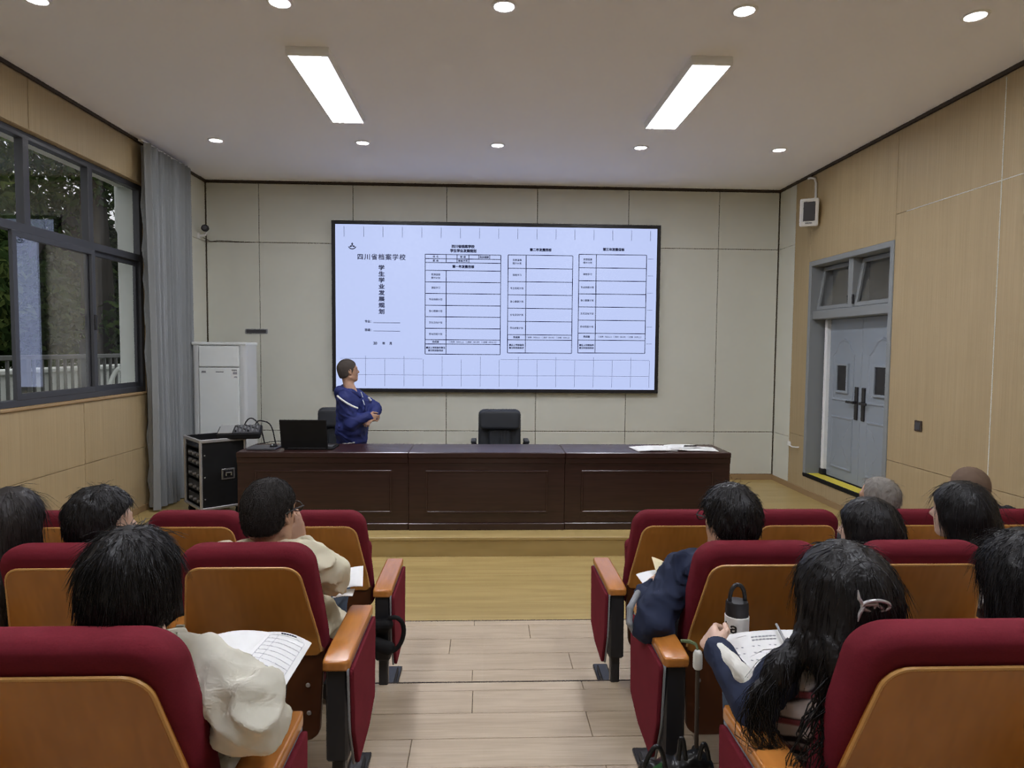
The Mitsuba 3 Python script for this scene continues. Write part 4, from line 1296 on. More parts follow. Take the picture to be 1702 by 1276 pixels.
def hl_bowl(y, x):
    return np.interp(y, [-.2, -.06, -.02, .015, .035, .06, .095, .2], [-.115, -.11, -.075, -.05, -.03, .015, .022, .03])


def hl_long(y, x):
    return np.interp(y, [-.2, .0, .02, .05, .075, .095, .2], [-.5, -.5, -.13, -.08, .02, .052, .06])


def hl_bald(y, x):
    return np.interp(y, [-.2, -.06, -.02, .01, .03, .04, .2], [-.072, -.07, -.05, -.004, .0, .07, .3])


BODY_K = dict(k=.05)


def person(lab, H, yaw, S, P, arms, tops, trousers, skin='m_skin', pitch=0.0, roll=0.0, hs=1.0, legs=None, body_yaw=0.0, h=.010, thick=.0, sw=.165, amp=.006, hand_h=None, nose=1.0, tcut=None, belly=.115, top_name='jacket', cloth_extra=(), bare=(), neck_drop=.17, top_h=.010, hem=0.0):
    """arms: {'R': (elbow, wrist, hand dir, palm normal, curl)}; legs: list of (knee, ankle, toe). Returns key."""
    key = numbered('person')
    H, S, P = V(H, float), V(S, float), V(P, float)
    R = rot(yaw, pitch, roll)
    rb = rot(body_yaw)
    right = rb[:, 0]
    nb = S + V([0, 0, .055]) + (H - S) * .12 * [1, 1, 0]
    body = head_prims(H, R, hs, nose) + [cap(H + R @ V([0, -.022, -.065]) * hs, nb, .052 * hs, .056, .03), cap(nb, S + V([0, 0, -.02]), .058, .09, .05)]
    sh = {'R': S + right * sw, 'L': S - right * sw}
    mid = (S + P) / 2
    trunk = lambda e: [cap(S + right * (sw - .05), S - right * (sw - .05), .062 + e, None, .05), cap(S + right * .07 + V([0, 0, -.08]), P + right * .05, .105 + e, .105 + e, .05), cap(S - right * .07 + V([0, 0, -.08]), P - right * .05, .105 + e, .105 + e, .05), cap(P + right * .085, P - right * .085, .115 + e, None, .05)]
    body += trunk(-.014)
    cl = trunk(thick)
    for sd, a in arms.items():
        el, wr = V(a[0], float), V(a[1], float)
        body += [cap(sh[sd], el, .046, .037, .02), cap(el, wr, .037, .025, .015)]
        hd = V(a[2], float) if len(a) > 2 and a[2] is not None else wr - el
        pn = a[3] if len(a) > 3 else (0, 0, -1)
        body += hand_prims(wr, hd, pn, 1 if sd == 'R' else -1, a[4] if len(a) > 4 else .45)
        fa = wr - (wr - el) * .06
        cl += [] if sd in bare else [cap(sh[sd], el, .062 + thick, .052 + thick, .035), cap(el, fa, .052 + thick, .036 + thick * .7, .03)]
    cl += list(cloth_extra)
    tr = [cap(P + right * .07, P - right * .07, .118 + thick * .6, None, .04)]
    for i, (sx, l) in enumerate(zip((1, -1), legs or [])):
        hip = P + right * .085 * sx
        kn, an, to = (V(q, float) for q in l)
        body += [cap(hip, kn, .075, .052, .03), cap(kn, an, .050, .036, .02), cap(an, to, .036, .026, .02)]
        tr += [cap(hip, kn, .088, .066, .04), cap(kn, an + (kn - an) * .08, .064, .052, .03)]
    scene[key] = mikit.ply(solid(body, hand_h or h), skin, True)
    tag(key, lab, 'person')
    if tops:
        put(top_name, solid(cl, top_h, folds(amp * 2.3, seed=7 + len(labels) % 5)), tops, key, smooth=True)
    if trousers and legs:
        put('trousers', solid(tr, .013, folds(.004)), trousers, key, smooth=True)
        for l in legs:
            an, to = V(l[1], float), V(l[2], float)
            put('shoe', solid([cap(an - [0, 0, .02], to, .046, .038, .03), cap(an + V([0, 0, .02]), an - [0, 0, .02], .044, .05, .03)], .012), 'm_black', key, smooth=True)
    return key, R, sh, right


def seated_legs(P, row, fwd=.42, spread=.10, z=None):
    y0, z0 = ROWS[row]
    zf = z0
    out = []
    for s in (1, -1):
        kn = V([P[0] + s * (spread + .02), P[1] + fwd, z0 + .52])
        fl = z0 if kn[1] - .02 < y0 + .98 else z0
        an = V([kn[0], kn[1] - .05, fl + .075])
        out.append((kn, an, an + V([s * .02, .15, -.03])))
    return out


def lap_arms(S, P, right=V([1, 0, 0]), y=.30, z=.10, w=.16):
    return {'R': (S + right * .235 + V([0, .08, -.20]), P + right * w * .6 + V([0, y, z]), None, (-.3, 0, -1), .5),
            'L': (S - right * .235 + V([0, .08, -.20]), P - right * w * .6 + V([0, y, z]), None, (.3, 0, -1), .5)}


def add_hair(key, mesh, m='m_hair', smooth=True):
    put('hair', mesh, m, key, smooth=smooth)


Y1, Y2, Y3 = (r_[0] for r_ in ROWS)
Z1, Z2, Z3 = (r_[1] for r_ in ROWS)


def pel(x, row, dy=.52):
    return V([x, ROWS[row][0] + dy, ROWS[row][1] + .545])


LX2, RX2 = LC - PITCH, RC + PITCH

# --- the speaker, standing behind the left desk
H = at(579, 616, 7.14) + V([0, 0, .006])
S = at(583, 660, 7.12) + V([0, 0, .0])
P = V([S[0] + .005, 7.14, ZS + .86])
sr, sl = at(566, 660, 6.97), at(603, 655, 7.26)
by = 1.75
legs = [(V([P[0] + .02, 7.06, ZS + .47]), V([P[0] - .01, 7.06, ZS + .08]), V([P[0] + .12, 7.03, ZS + .04])), (V([P[0] + .03, 7.24, ZS + .47]), V([P[0], 7.24, ZS + .08]), V([P[0] + .13, 7.25, ZS + .04]))]
arms = {'R': (at(584, 703, 6.94), at(611, 691, 6.97), V([.9, .25, -.25]), (.2, 1, -.2), .75), 'L': (at(622, 681, 7.17), at(620, 692, 7.02), V([-.45, -.75, -.45]), (-.3, .4, -.8), .8)}
k, R, sh, right = person('standing man in a blue hooded jacket looking up at the display', H, 1.12, S, P, arms, 'm_bluejacket', 'm_darkcloth', pitch=-.10, legs=legs, body_yaw=by, hand_h=.007, sw=.155, thick=.024, amp=.006, top_name='jacket', hs=1.05,
    cloth_extra=[cap(P + V([0, 0, -.05]), P + V([0, 0, -.12]), .155, .16, .06)])
hood = [cap(S + V([-.11, -.03, .075]), S + V([.02, -.10, .055]), .042, .038, .03), cap(S + V([.02, -.10, .055]), S + V([.10, -.04, .02]), .038, .028, .03), cap(S + V([-.11, -.03, .075]), S + V([-.09, .09, .085]), .045, .042, .03), cap(S + V([-.09, .09, .085]), S + V([.07, .10, .045]), .042, .03, .03), cap(S + V([-.12, -.02, .05]), S + V([-.13, .05, .0]), .05, .05, .03)]
put('hood', solid(hood, .008, folds(.004)), 'm_bluejacket', k, smooth=True)
e = arms['R'][0]
a0 = sh['R']
off = V([-.02, -.085, .02])
pts = [at(561, 658, 6.88), at(568, 664, 6.865), at(577, 670, 6.86), at(586, 675, 6.86), at(594, 678, 6.865)]
put('sleeve_stripe', solid([cap(a, b_, .011, None, .004) for a, b_ in zip(pts[:-1], pts[1:])], .005), 'm_white', k, label='white stripe across the sleeve', smooth=True)
put('sleeve_stripe', solid([cap(at(613, 661, 7.11), at(616, 665, 7.12), .012, None, .004)], .005), 'm_white', k, smooth=True)
put('hem_stripe', solid([cap(at(569, 738, 6.97), at(589, 735, 6.97), .008, None, .004)], .005), 'm_white', k, smooth=True)
for q in ((603, 657), (606, 670)):
    put('drawstring', tube([at(q[0] - 3, q[1] - 6, 6.98), at(q[0], q[1] + 3, 6.97)], .004, 6), 'm_white', k)
add_hair(k, hair_shell(H, R, 1.05, .006, hl_short, noise_amp=.0015), 'm_hairbuzz')
for x in (-.031, .031):
    put('eye', moved(trimesh.creation.icosphere(2, radius=.0075), H + R @ V([x, .079, .004]) * 1.05), 'm_black', k, smooth=True)

# --- middle row, left block
# man with cropped hair
H = at(450, 848, 2.50)
S = V([LC + .01, 2.50, H[2] - .205]); P = pel(LC, 1)
wr = at(500, 908, 2.60)
arms = {'R': (at(552, 956, 2.55), wr, at(487, 862, 2.615) - wr, (-.6, .8, 0), .35), **{'L': lap_arms(S, P)['L']}}
k, R, sh, _ = person('man with cropped dark hair and glasses in a cream jacket, hand on his cheek', H, .42, S, P, arms, 'm_creamshirt', 'm_jeans', legs=seated_legs(P, 1), hand_h=.0075, thick=.012, amp=.010, pitch=.05, hs=1.06,
    cloth_extra=[cap(S + V([-.07, -.03, .055]), S + V([.07, -.03, .055]), .05, None, .03), cap(P + V([.10, -.02, .05]), P + V([.20, .08, -.06]), .07, .05, .04)])
hm = hair_shell(H, R, 1.06, .007, hl_short, noise_amp=.002)
add_hair(k, cat_(hm, hair_tufts(hm, 5000, .009, .0007, out=.5, seed=21)), 'm_hairshort')
W = lambda *q: H + R @ (V(q) * 1.06)
put('glasses', cat_(tube([W(.083, -.02, .0), W(.082, .03, .008), W(.070, .092, .008)], .003, 6), tube([W(-.083, -.02, .0), W(-.082, .03, .008), W(-.070, .092, .008)], .003, 6), *[tube([W(x + .024 * math.cos(a), .100, .002 + .018 * math.sin(a)) for a in np.linspace(0, 2 * np.pi, 17)], .0025, 6) for x in (-.034, .034)], tube([W(-.011, .102, .008), W(.011, .102, .008)], .0025, 6)), 'm_black', k)
put('paper_sheet', sheet([at(566, 948, 2.78), at(604, 940, 2.82), at(603, 974, 2.62), at(572, 977, 2.60)], bend=.004), 'm_paper', label='white booklet in the lap of the man with cropped hair', cat='booklet', smooth=40)
put('paper_sheet', sheet([at(556, 985, 2.66), at(590, 978, 2.68), at(586, 990, 2.55), at(552, 994, 2.55)], bend=.004), 'm_paper', label='white sheet under the booklet of the man with cropped hair', cat='paper', smooth=40)
# boy turning right
H = at(172, 866, 2.50)
S = V([LX2 + .01, 2.50, H[2] - .205]); P = pel(LX2, 1)
k, R, _, _ = person('boy with thick short black hair turning to the right, second seat of the middle row', H, .95, S, P, lap_arms(S, P), 'm_darkcloth', 'm_jeans', skin='m_skinpale', legs=seated_legs(P, 1), hs=1.02, body_yaw=.1)
hm = hair_shell(H, R, 1.02, .020, hl_short, crown=.004, noise_amp=.005)
add_hair(k, cat_(hm, hair_tufts(hm, 1800, .028, .001, seed=2, out=.08, wav=.12)))
# long haired woman at the left edge
H = at(22, 866, 2.46)
S = V([H[0] - .05, 2.48, H[2] - .215]); P = pel(LC - 2 * PITCH, 1)
k, R, _, _ = person('woman with long straight brown hair at the left edge of the photo', H, .25, S, P, lap_arms(S, P), 'm_darkcloth', 'm_jeans', skin='m_skinpale', legs=seated_legs(P, 1), sw=.15)
ex = [cap(H + R @ V([0, -.05, -.02]), H + V([.02, -.07, -.20]), .085, .075, .05), cap(H + V([.02, -.07, -.20]), H + V([-.01, -.06, -.34]), .075, .06, .05), cap(H + R @ V([.06, .0, -.03]), H + V([.085, .0, -.20]), .035, .030, .03), cap(H + R @ V([-.06, .0, -.03]), H + V([-.085, .0, -.22]), .035, .030, .03)]
hm = hair_shell(H, R, 1.0, .018, hl_long, extra=ex, noise_amp=.003, nf=(90, 90, 8), h=.008)
add_hair(k, cat_(hm, hair_tufts(hm, 900, .08, .0009, out=.05, wav=.05, seed=3)), 'm_hairbrown')

# --- nearest row, left block: white hoodie
H = at(219, 972, 1.45)
S = V([-.785, 1.49, H[2] - .215]); P = V([LC + .02, Y3 + .50, Z3 + .545])
wr = at(396, 1116, 1.74)
arms = {'R': (at(424, 1184, 1.42), wr, V([-.25, .9, .15]), (-.8, .1, -.4), .5), 'L': (S + V([-.24, .10, -.17]), S + V([-.03, .34, -.15]), None, (.7, 0, -.7), .5)}
k, R, sh, _ = person('person with thick black hair in a white hoodie reading an open booklet', H, -.18, S, P, arms, 'm_hoodie', 'm_darkcloth', skin='m_skinpale', legs=seated_legs(P, 2), pitch=.30, sw=.155, thick=.012, amp=.014, hand_h=.008, top_name='hoodie', top_h=.008,
    cloth_extra=[cap(S + V([-.07, -.05, .055]), S + V([.07, -.05, .055]), .05, None, .03), cap(S + V([.10, -.02, .03]), S + V([.155, .02, .01]), .055, .06, .03)])
put('collar', solid([cap(H + V([.065, -.005, -.125]), H + V([.085, .02, -.175]), .022, .026, .02), cap(H + V([-.06, -.01, -.13]), H + V([-.08, .01, -.175]), .022, .026, .02), cap(H + V([-.06, -.05, -.15]), H + V([.06, -.05, -.15]), .03, None, .02)], .008), 'm_greencloth', k, label='dark green collar', smooth=True)
hm = hair_shell(H, R, 1.0, .017, hl_bowl, back=.004, noise_amp=.004, h=.0055, extra=[ell(H + V([0, -.050, -.105]), (.062, .042, .05), None, .03)])
add_hair(k, cat_(hm, hair_tufts(hm, 3200, .045, .0009, seed=4, out=.05, wav=.09)))
bk = thing('booklet', 'open white booklet held by the person in the white hoodie', 'booklet')
fold0, fold1 = at(446, 1050, 1.86), at(368, 1118, 1.56)
rq = [fold0, at(518, 1068, 1.80), at(469, 1148, 1.52), at(388, 1112, 1.56)]
put('page', sheet(rq, 12, 10, bend=.012), 'm_paper', bk, smooth=40)
put('page', sheet([at(352, 1056, 1.84), at(446, 1050, 1.86), at(388, 1112, 1.56), at(300, 1120, 1.56)], 12, 10, bend=.010), 'm_paper', bk, smooth=40)


def on_quad(q, us, ws, lift=.0016, bend=0.0, r=.0005):
    q = V(q, float)
    P_ = []
    for u, v_ in zip(us, ws):
        p = (1 - u) * ((1 - v_) * q[0] + v_ * q[3]) + u * ((1 - v_) * q[1] + v_ * q[2])
        P_.append(p + V([0, 0, bend * math.sin(math.pi * u) + lift]))
    return tube(P_, r, 4)


ru = np.linspace(.12, .9, 8)
put('printed_lines', cat_(*([on_quad(rq, ru, [w_] * 8, bend=.012) for w_ in (.10, .2, .3, .4, .5, .6, .7, .8, .9)] + [on_quad(rq, [u_] * 2, [.10, .9], bend=.012) for u_ in (.12, .32, .9)])), 'm_inkgrey', bk, kind='stuff')
put('printed_heading', cat_(*[on_quad(rq, [u_, u_ + .04], [.055, .055], bend=.012, r=.002) for u_ in np.arange(.35, .66, .06)]), 'm_ink', bk, kind='stuff')

# --- middle row, right block: navy jacket
H = at(1211, 861, 2.50)
S = V([RC - .05, 2.50, H[2] - .215]); P = pel(RC, 1)
wr = at(1080, 984, 2.62)
arms = {'L': (at(1084, 1034, 2.38), wr, at(1076, 958, 2.76) - wr, (.7, .2, -.6), .5), 'R': lap_arms(S, P)['R']}
k, R, sh, _ = person('person with short black hair in a navy jacket leaning on the left armrest', H, -.50, S, P, arms, 'm_navy', 'm_darkcloth', skin='m_skin', legs=seated_legs(P, 1), thick=.017, amp=.011, hand_h=.0075, hs=1.05, sw=.165, pitch=.06,
    cloth_extra=[cap(S + V([-.06, -.03, .055]), S + V([.06, -.03, .055]), .045, None, .03)])
hm = hair_shell(H, R, 1.05, .018, hl_short, crown=.004, noise_amp=.005)
add_hair(k, cat_(hm, hair_tufts(hm, 1500, .030, .0012, seed=5)))
W = lambda *q: H + R @ (V(q) * 1.05)
put('glasses', cat_(*[tube([W(x * .083, -.02, .0), W(x * .082, .03, .008), W(x * .070, .092, .008)], .003, 6) for x in (-1, 1)], *[tube([W(x + .024 * math.cos(a), .100, .002 + .018 * math.sin(a)) for a in np.linspace(0, 2 * np.pi, 17)], .0025, 6) for x in (-.034, .034)]), 'm_black', k)
e = arms['L'][0]
put('sleeve_stripe', solid([cap(at(1060, 985, 2.46), at(1047, 1010, 2.42), .012, None, .006), cap(at(1047, 1010, 2.42), at(1046, 1035, 2.40), .012, None, .006), cap(at(1046, 1035, 2.40), at(1056, 1055, 2.40), .012, .010, .006)], .005), 'm_grey', k, label='grey stripe down the sleeve', smooth=True)
put('paper_sheet', sheet([at(1057, 954, 2.80), at(1104, 946, 2.85), at(1106, 968, 2.66), at(1072, 974, 2.66)], bend=.006), 'm_paper', label='white booklet held by the person in the navy jacket', cat='booklet', smooth=40)
put('paper_sheet', sheet([at(1083, 925, 2.84), at(1112, 938, 2.84), at(1104, 956, 2.70), at(1093, 958, 2.70)], bend=.004), 'm_paperyellow', label='cream sheet standing up from the booklet beside the navy jacket', cat='paper', smooth=40)
# woman looking left
H = at(1440, 878, 2.55)
S = V([RX2 - .03, 2.52, H[2] - .20]); P = pel(RX2, 1)
k, R, _, _ = person('woman with dark hair turning left, behind the second seat of the middle row', H, -.75, S, P, lap_arms(S, P), 'm_darkcloth', 'm_jeans', skin='m_skinpale', legs=seated_legs(P, 1), sw=.15)
ex = [cap(H + R @ V([0, -.05, -.02]), H + V([.05, -.05, -.18]), .08, .08, .05), cap(H + R @ V([.055, .02, -.02]), H + R @ V([.06, .03, -.2]), .035, .03, .03), cap(H + R @ V([-.06, .0, -.03]), H + R @ V([-.065, -.01, -.2]), .035, .03, .03)]
hm = hair_shell(H, R, 1.0, .018, hl_long, extra=ex, noise_amp=.003, nf=(90, 90, 8), h=.008)
add_hair(k, cat_(hm, hair_tufts(hm, 900, .05, .0009, out=.05, wav=.06, seed=6)))
# upright long haired woman
H = at(1594, 848, 2.70)
S = V([H[0] + .10, 2.62, H[2] - .215]); P = pel(RC + 2 * PITCH, 1, .55)
k, R, _, _ = person('woman with long smooth black hair looking left, upright in the middle row', H, -.70, S, P, lap_arms(S, P), 'm_whitecloth', 'm_jeans', skin='m_skinpale', legs=seated_legs(P, 1), sw=.15)
ex = [cap(H + R @ V([0, -.05, -.02]), H + V([.10, -.06, -.17]), .085, .085, .05), cap(H + V([.10, -.06, -.17]), H + V([.15, -.07, -.30]), .085, .07, .05), cap(H + R @ V([-.06, .0, -.03]), H + V([-.01, -.05, -.24]), .04, .03, .03), cap(H + R @ V([.055, .03, -.01]), H + R @ V([.07, .0, -.2]), .035, .03, .03)]
hm = hair_shell(H, R, 1.0, .018, hl_long, extra=ex, noise_amp=.003, nf=(90, 90, 8), h=.008)
add_hair(k, cat_(hm, hair_tufts(hm, 900, .08, .0009, out=.05, wav=.05, seed=7)))
# far row, right block
H = at(1458, 829, 3.58)
S = V([RC + 2 * PITCH + .02, 3.56, H[2] - .205]); P = pel(RC + 2 * PITCH, 0, .52)
k, R, _, _ = person('grey haired man with thinning hair in the far row near the door', H, -.55, S, P, lap_arms(S, P), 'm_darkcloth', 'm_darkcloth', legs=seated_legs(P, 0), hs=1.02)
hm = hair_shell(H, R, 1.02, .012, hl_bald, noise_amp=.004)
add_hair(k, cat_(hm, hair_tufts(hm, 700, .03, .0012, seed=8)), 'm_hairgrey')
H = at(1609, 811, 3.55)
S = V([RC + 3 * PITCH - .06, 3.54, H[2] - .195]); P = pel(RC + 3 * PITCH, 0, .52)
k, R, _, _ = person('man with shaved dark hair in a black jacket by the wood wall', H, -.15, S, P, lap_arms(S, P), 'm_darkcloth', 'm_darkcloth', legs=seated_legs(P, 0), hs=1.06, thick=.03, sw=.185, cloth_extra=[cap(S + V([-.06, -.03, .06]), S + V([.06, -.03, .06]), .05, None, .03)])
add_hair(k, hair_shell(H, R, 1.06, .0035, hl_short, noise_amp=.0008), 'm_hairshaved')

# --- nearest row, right block: girl with the hair clip
H = at(1398, 990, 1.52)
S = V([.865, 1.53, H[2] - .205]); P = V([RC - .03, Y3 + .50, Z3 + .545])
el_, wr = at(1256, 1180, 1.55), at(1192, 1080, 1.77)
arms = {'L': (el_, wr, at(1172, 1048, 1.89) - wr, (.75, .2, -.5), .55), 'R': (S + V([.22, .10, -.19]), S + V([.05, .36, -.15]), None, (-.7, 0, -.7), .5)}
k, R, sh, _ = person('girl with long black hair and a silver clip reading a printed booklet', H, -.30, S, P, arms, 'm_plaid', 'm_jeans', skin='m_skinpale', legs=seated_legs(P, 2), pitch=.28, sw=.14, thick=.0, amp=.006, hand_h=.007, top_name='jumper', top_h=.008, bare=('L',))
put('sleeve', solid([cap(sh['L'], el_, .060, .052, .03), cap(el_, wr - (wr - el_) * .04, .052, .038, .02)], .008, folds(.008)), 'm_navy', k, label='navy sleeve', smooth=True)
put('sleeve_trim', solid([cap(at(1197, 1078, 1.74), at(1216, 1100, 1.68), .017, .020, .02), cap(at(1216, 1100, 1.68), at(1234, 1120, 1.61), .020, .022, .02), cap(at(1234, 1120, 1.61), at(1262, 1150, 1.545), .022, .020, .02)], .006, folds(.005)), 'm_whitecloth', k, label='white fleece trim on the sleeve', smooth=True)
back_ = [H + V([0, -.06, -.06]), at(1402, 1090, 1.44), at(1394, 1180, 1.43), at(1376, 1290, 1.40)]
ex = [cap(H + R @ V([0, -.045, .0]), back_[1], .080, .066, .06), cap(back_[1], back_[2], .060, .034, .05), cap(back_[2], back_[3], .034, .036, .04),
      cap(H + R @ V([-.055, .0, -.02]), at(1350, 1062, 1.50), .045, .036, .04), cap(at(1350, 1062, 1.50), at(1300, 1105, 1.49), .036, .028, .03), cap(at(1300, 1105, 1.49), at(1298, 1112, 1.49), .028, .026, .03), cap(at(1298, 1112, 1.49), at(1264, 1150, 1.47), .026, .018, .03), cap(at(1264, 1150, 1.47), at(1246, 1205, 1.45), .018, .006, .02),
      cap(H + R @ V([.05, -.02, .0]), at(1445, 1060, 1.47), .045, .045, .04), cap(at(1440, 985, 1.46), at(1462, 1035, 1.46), .040, .036, .04)]
hm = hair_shell(H, R, 1.0, .020, hl_long, extra=ex, noise_amp=.004, nf=(100, 100, 9), h=.0065)
g = np.random.default_rng(12)
st_ = [hm, hair_tufts(hm, 1700, .06, .0008, out=.03, wav=.06, seed=9)]
for i in range(110):
    j = g.normal(size=(6, 3)) * [[.02, .012, .015]]
    if i < 75:
        a = [at(1352 + g.uniform(-14, 24), 1040, 1.50), at(1332 + g.uniform(-14, 14), 1075, 1.49), at(1292 + g.uniform(-14, 16), 1118, 1.47), at(1262 + g.uniform(-16, 26), 1165, 1.45), at(1255 + g.uniform(-22, 40), 1215, 1.44), at(1280 + g.uniform(-30, 50), 1255, 1.43)]
    else:
        a = [at(1390 + g.uniform(-30, 40), 1060, 1.42), at(1392 + g.uniform(-26, 26), 1110, 1.40), at(1384 + g.uniform(-40, 24), 1160, 1.39), at(1374 + g.uniform(-48, 24), 1210, 1.38), at(1362 + g.uniform(-50, 30), 1260, 1.37), at(1352 + g.uniform(-40, 30), 1310, 1.36)]
    st_.append(strand(V(a) + j * .35, .0016))
add_hair(k, cat_(*st_))
hc = thing('hair_clip', 'silver looped hair clip in the long black hair', 'hair clip')
cc = at(1456, 1007, 1.385)
rr_ = CR * .030, (CU * .8 - CF * .2) * .016
put('loop', tube([cc + math.cos(a) * rr_[0] + math.sin(a) * rr_[1] for a in np.linspace(0, 2 * np.pi, 29)], .0042, 8), 'm_clip', hc, smooth=True)
put('bar', tube([cc - rr_[0] * .9 + rr_[1] * .2, cc + rr_[1] * .35, cc + rr_[0] * .55 - rr_[1] * .5], .004, 8), 'm_clip', hc, smooth=True)
put('bar', tube([cc - rr_[0] * .2 - rr_[1] * .8, cc + rr_[0] * .05 + rr_[1] * .8], .0035, 8), 'm_clip', hc, smooth=True)
put('tail', tube([cc - rr_[0] * .9, cc - rr_[0] * 1.25 + CU * .018, cc - rr_[0] * 1.3 + CU * .035], [.0045, .004, .001], 8), 'm_clip', hc, smooth=True)
put('tail', tube([cc - rr_[0] * .9, cc - rr_[0] * 1.2 - CU * .018, cc - rr_[0] * 1.3 - CU * .034], [.0045, .004, .001], 8), 'm_clip', hc, smooth=True)
bk = thing('booklet', 'white printed booklet in the hands of the girl with the hair clip', 'booklet')
bq = [at(1200, 1056, 1.90), at(1336, 1047, 1.94), at(1345, 1145, 1.60), at(1236, 1148, 1.58)]
put('page', sheet(bq, 14, 12, bend=.008), 'm_paper', bk, smooth=40)
put('page', sheet([at(1188, 1066, 1.89), at(1262, 1050, 1.93), at(1262, 1056, 1.90), at(1200, 1072, 1.86)], 8, 5, bend=.012), 'm_paper', bk, smooth=40)
ms = [on_quad(bq, [u_, u_ + .03], [v_, v_], bend=.008, r=.0022) for v_ in (.13, .19) for u_ in np.arange(.33, .62, .045)] + [on_quad(bq, [u_, u_ + .03], [v_, v_ + .01], bend=.008, r=.0012) for v_ in (.30, .42, .55, .68, .80) for u_ in np.arange(.1, .8, .07) if (u_ * 100 + v_ * 77) % 3 < 2]
put('printed_text', cat_(*ms), 'm_inkgrey', bk, kind='stuff')
put('pen', tube([at(1290, 1048, 1.93) + V([0, 0, .02]), at(1306, 1076, 1.80) + V([0, 0, .014])], .004, 8), 'm_grey', label='thin grey pen lying on the girl\'s printed booklet', cat='pen')
# water bottle
bt = thing('water_bottle', 'white and black bottle with a carrying loop behind the printed booklet', 'bottle')
b0 = at(1224, 1052, 2.00)
bz = Z3 + .60
put('body', lathe([(0, bz), (.034, bz), (.036, bz + .008), (.036, b0[2] - .0)], 28, (b0[0], b0[1], 0)), 'm_black', bt, smooth=40)
put('label_band', lathe([(.0355, b0[2] - .002), (.0372, b0[2]), (.0372, b0[2] + .058), (.0355, b0[2] + .060)], 28, (b0[0], b0[1], 0)), 'm_white', bt, smooth=40, label='white band with black letters')
put('lid', lathe([(.035, b0[2] + .060), (.0355, b0[2] + .066), (.0345, b0[2] + .098), (.031, b0[2] + .104), (0, b0[2] + .105)], 28, (b0[0], b0[1], 0)), 'm_black', bt, smooth=40)
put('carry_loop', tube([V([b0[0] + .024 * math.cos(a), b0[1], b0[2] + .100 + .055 * math.sin(a) ** .8]) for a in np.linspace(.02, np.pi - .02, 20)], .0065, 8), 'm_black', bt, smooth=True)
lt = []
for c, aa in (('t', -3.10), ('a', -2.52)):
    gmesh = meshkit.text_mesh(c, .030, .001, True)
    vv = gmesh.vertices
    th = aa + (vv[:, 0]) / .0372
    rad = .0374 + vv[:, 2]
    gmesh.vertices = np.column_stack([b0[0] + rad * np.cos(th), b0[1] + rad * np.sin(th), b0[2] + .014 + vv[:, 1]])
    lt.append(gmesh)
put('lettering', cat_(*lt), 'm_black', bt)
# person at the right edge, nearest row
H = at(1700, 962, 1.62)
S = V([H[0] + .05, 1.56, H[2] - .21]); P = V([RC + PITCH + .0, Y3 + .52, Z3 + .545])
k, R, _, _ = person('person with long dark hair at the right edge in the nearest row', H, -.1, S, P, lap_arms(S, P, y=.2, z=.05), 'm_darkcloth', 'm_jeans', skin='m_skinpale', legs=seated_legs(P, 2), sw=.15, pitch=.2)
ex = [cap(H + R @ V([0, -.05, -.02]), H + V([.01, -.06, -.22]), .085, .085, .05), cap(H + R @ V([-.06, -.01, -.02]), H + V([-.065, -.01, -.20]), .04, .035, .03), cap(H + R @ V([.06, -.01, -.02]), H + V([.07, -.01, -.20]), .04, .035, .03)]
hm = hair_shell(H, R, 1.0, .020, hl_long, extra=ex, noise_amp=.003, nf=(90, 90, 8), h=.0065)
add_hair(k, cat_(hm, hair_tufts(hm, 2200, .06, .0008, out=.05, wav=.06, seed=10)))

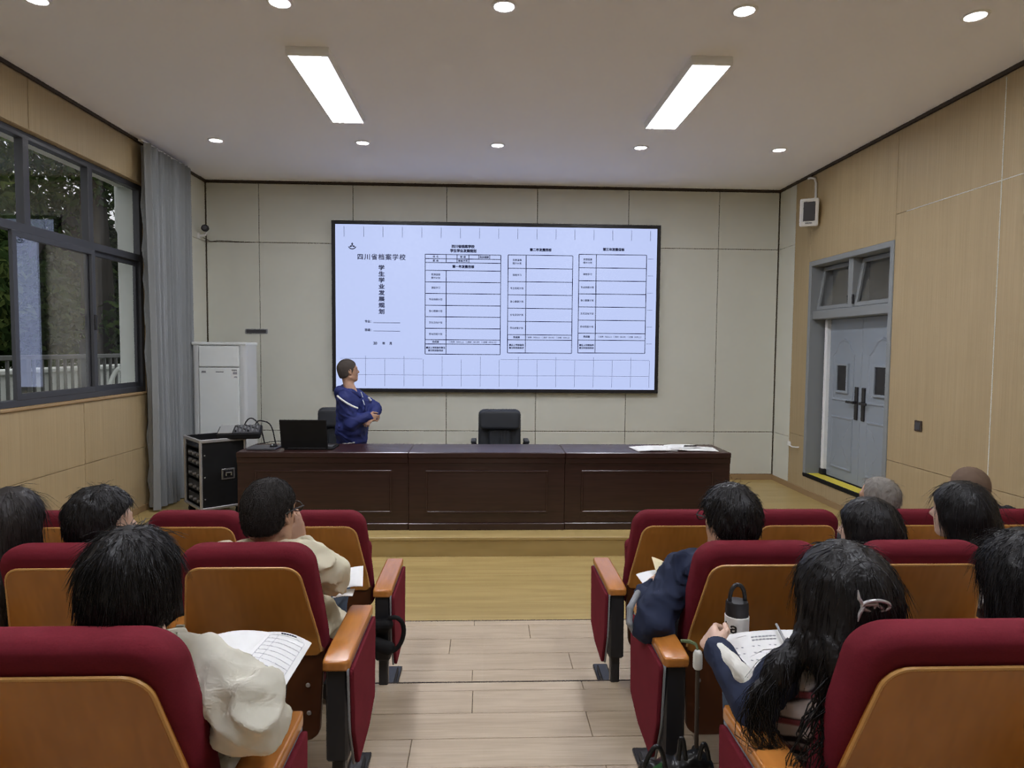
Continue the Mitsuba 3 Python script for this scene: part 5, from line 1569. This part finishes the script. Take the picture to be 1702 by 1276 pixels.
# --- bag and umbrella at the aisle, right block
ub = thing('umbrella', 'folded umbrella with white handle standing in the black bag by the aisle', 'umbrella')
u1, u0 = at(1160, 1080, 1.97), at(1157, 1262, 1.97)
d_ = (u1 - u0) / np.linalg.norm(u1 - u0)
put('handle', tube([u1, u1 - d_ * .003, u1 - d_ * .012, u1 - d_ * .055, u1 - d_ * .060], [.006, .011, .0145, .0145, .011], 14), 'm_handlewhite', ub, smooth=40, label='white plastic handle')
put('shaft', tube([u1 - d_ * .055, u0], .0065, 10), 'm_trimdark', ub, smooth=40)
put('strap', tube([u1 + V([.0, 0, .0]), u1 + V([-.004, .01, .014]), u1 + V([-.02, .02, .018]), u1 + V([-.045, .03, .016])], [.004, .005, .006, .005], 6), 'm_greencloth', ub, smooth=40, label='green wrist strap')
put('folded_canopy', tube([u0 + d_ * .04, u0 - d_ * .02, V([u0[0], 1.97, Z3 + .06])], [.012, .03, .012], 12), 'm_blackmatt', ub, smooth=40)
bg = thing('shopping_bag', 'shiny black plastic bag with green print on the floor by the aisle seat', 'bag')
bc = V([.575, 1.93, Z3])


def bagfn(P):
    return folds(.010, 16, 8)(P)


put('body', solid([cap(bc + V([-.06, 0, .08]), bc + V([.07, .02, .08]), .085, None, .06), cap(bc + V([-.05, 0, .20]), bc + V([.07, .02, .20]), .065, None, .06), cap(bc + V([.02, .01, .20]), bc + V([.085, .02, .26]), .04, .03, .05), cap(bc + V([-.06, 0, .20]), bc + V([-.08, 0, .26]), .035, .015, .04)], .007, bagfn), 'm_bagblack', bg, smooth=True)
for a, b_, c in ((at(1070, 1276, 1.88), at(1092, 1240, 1.88), at(1106, 1276, 1.88)), (at(1128, 1262, 1.9), at(1133, 1226, 1.9), at(1140, 1262, 1.9)), (at(1162, 1262, 1.9), at(1170, 1236, 1.9), at(1178, 1262, 1.9))):
    put('carry_handle', tube(CubicSpline([0, .5, 1], V([a, b_, c]))(np.linspace(0, 1, 14)), .007, 8), 'm_bagblack', bg, smooth=True)
put('green_print', sheet([at(1068, 1290, 1.835), at(1100, 1266, 1.835), at(1104, 1300, 1.835), at(1072, 1310, 1.835)], 6, 6, bend=.004), 'm_bag_green', bg, smooth=40)
# strap on the far left aisle armrest
t = thing('bag_strap', 'black strap loop hanging on the far left aisle armrest post', 'strap')
o = V([-.49, Y1 - .002, Z1])
put('loop', tube(CubicSpline(np.linspace(0, 1, 6), V([o + [.02, -.02, .47], o + [.075, -.02, .49], o + [.105, -.01, .44], o + [.095, -.01, .37], o + [.06, -.02, .33], o + [.02, -.02, .34]]))(np.linspace(0, 1, 22)), .011, 8), 'm_blackmatt', t, smooth=True)
put('wrap', solid([cap(o + V([-.02, -.015, .45]), o + V([.03, -.02, .46]), .03, None, .02), cap(o + V([-.02, -.015, .36]), o + V([.03, -.02, .34]), .032, None, .02)], .007, folds(.006)), 'm_blackmatt', t, smooth=True)
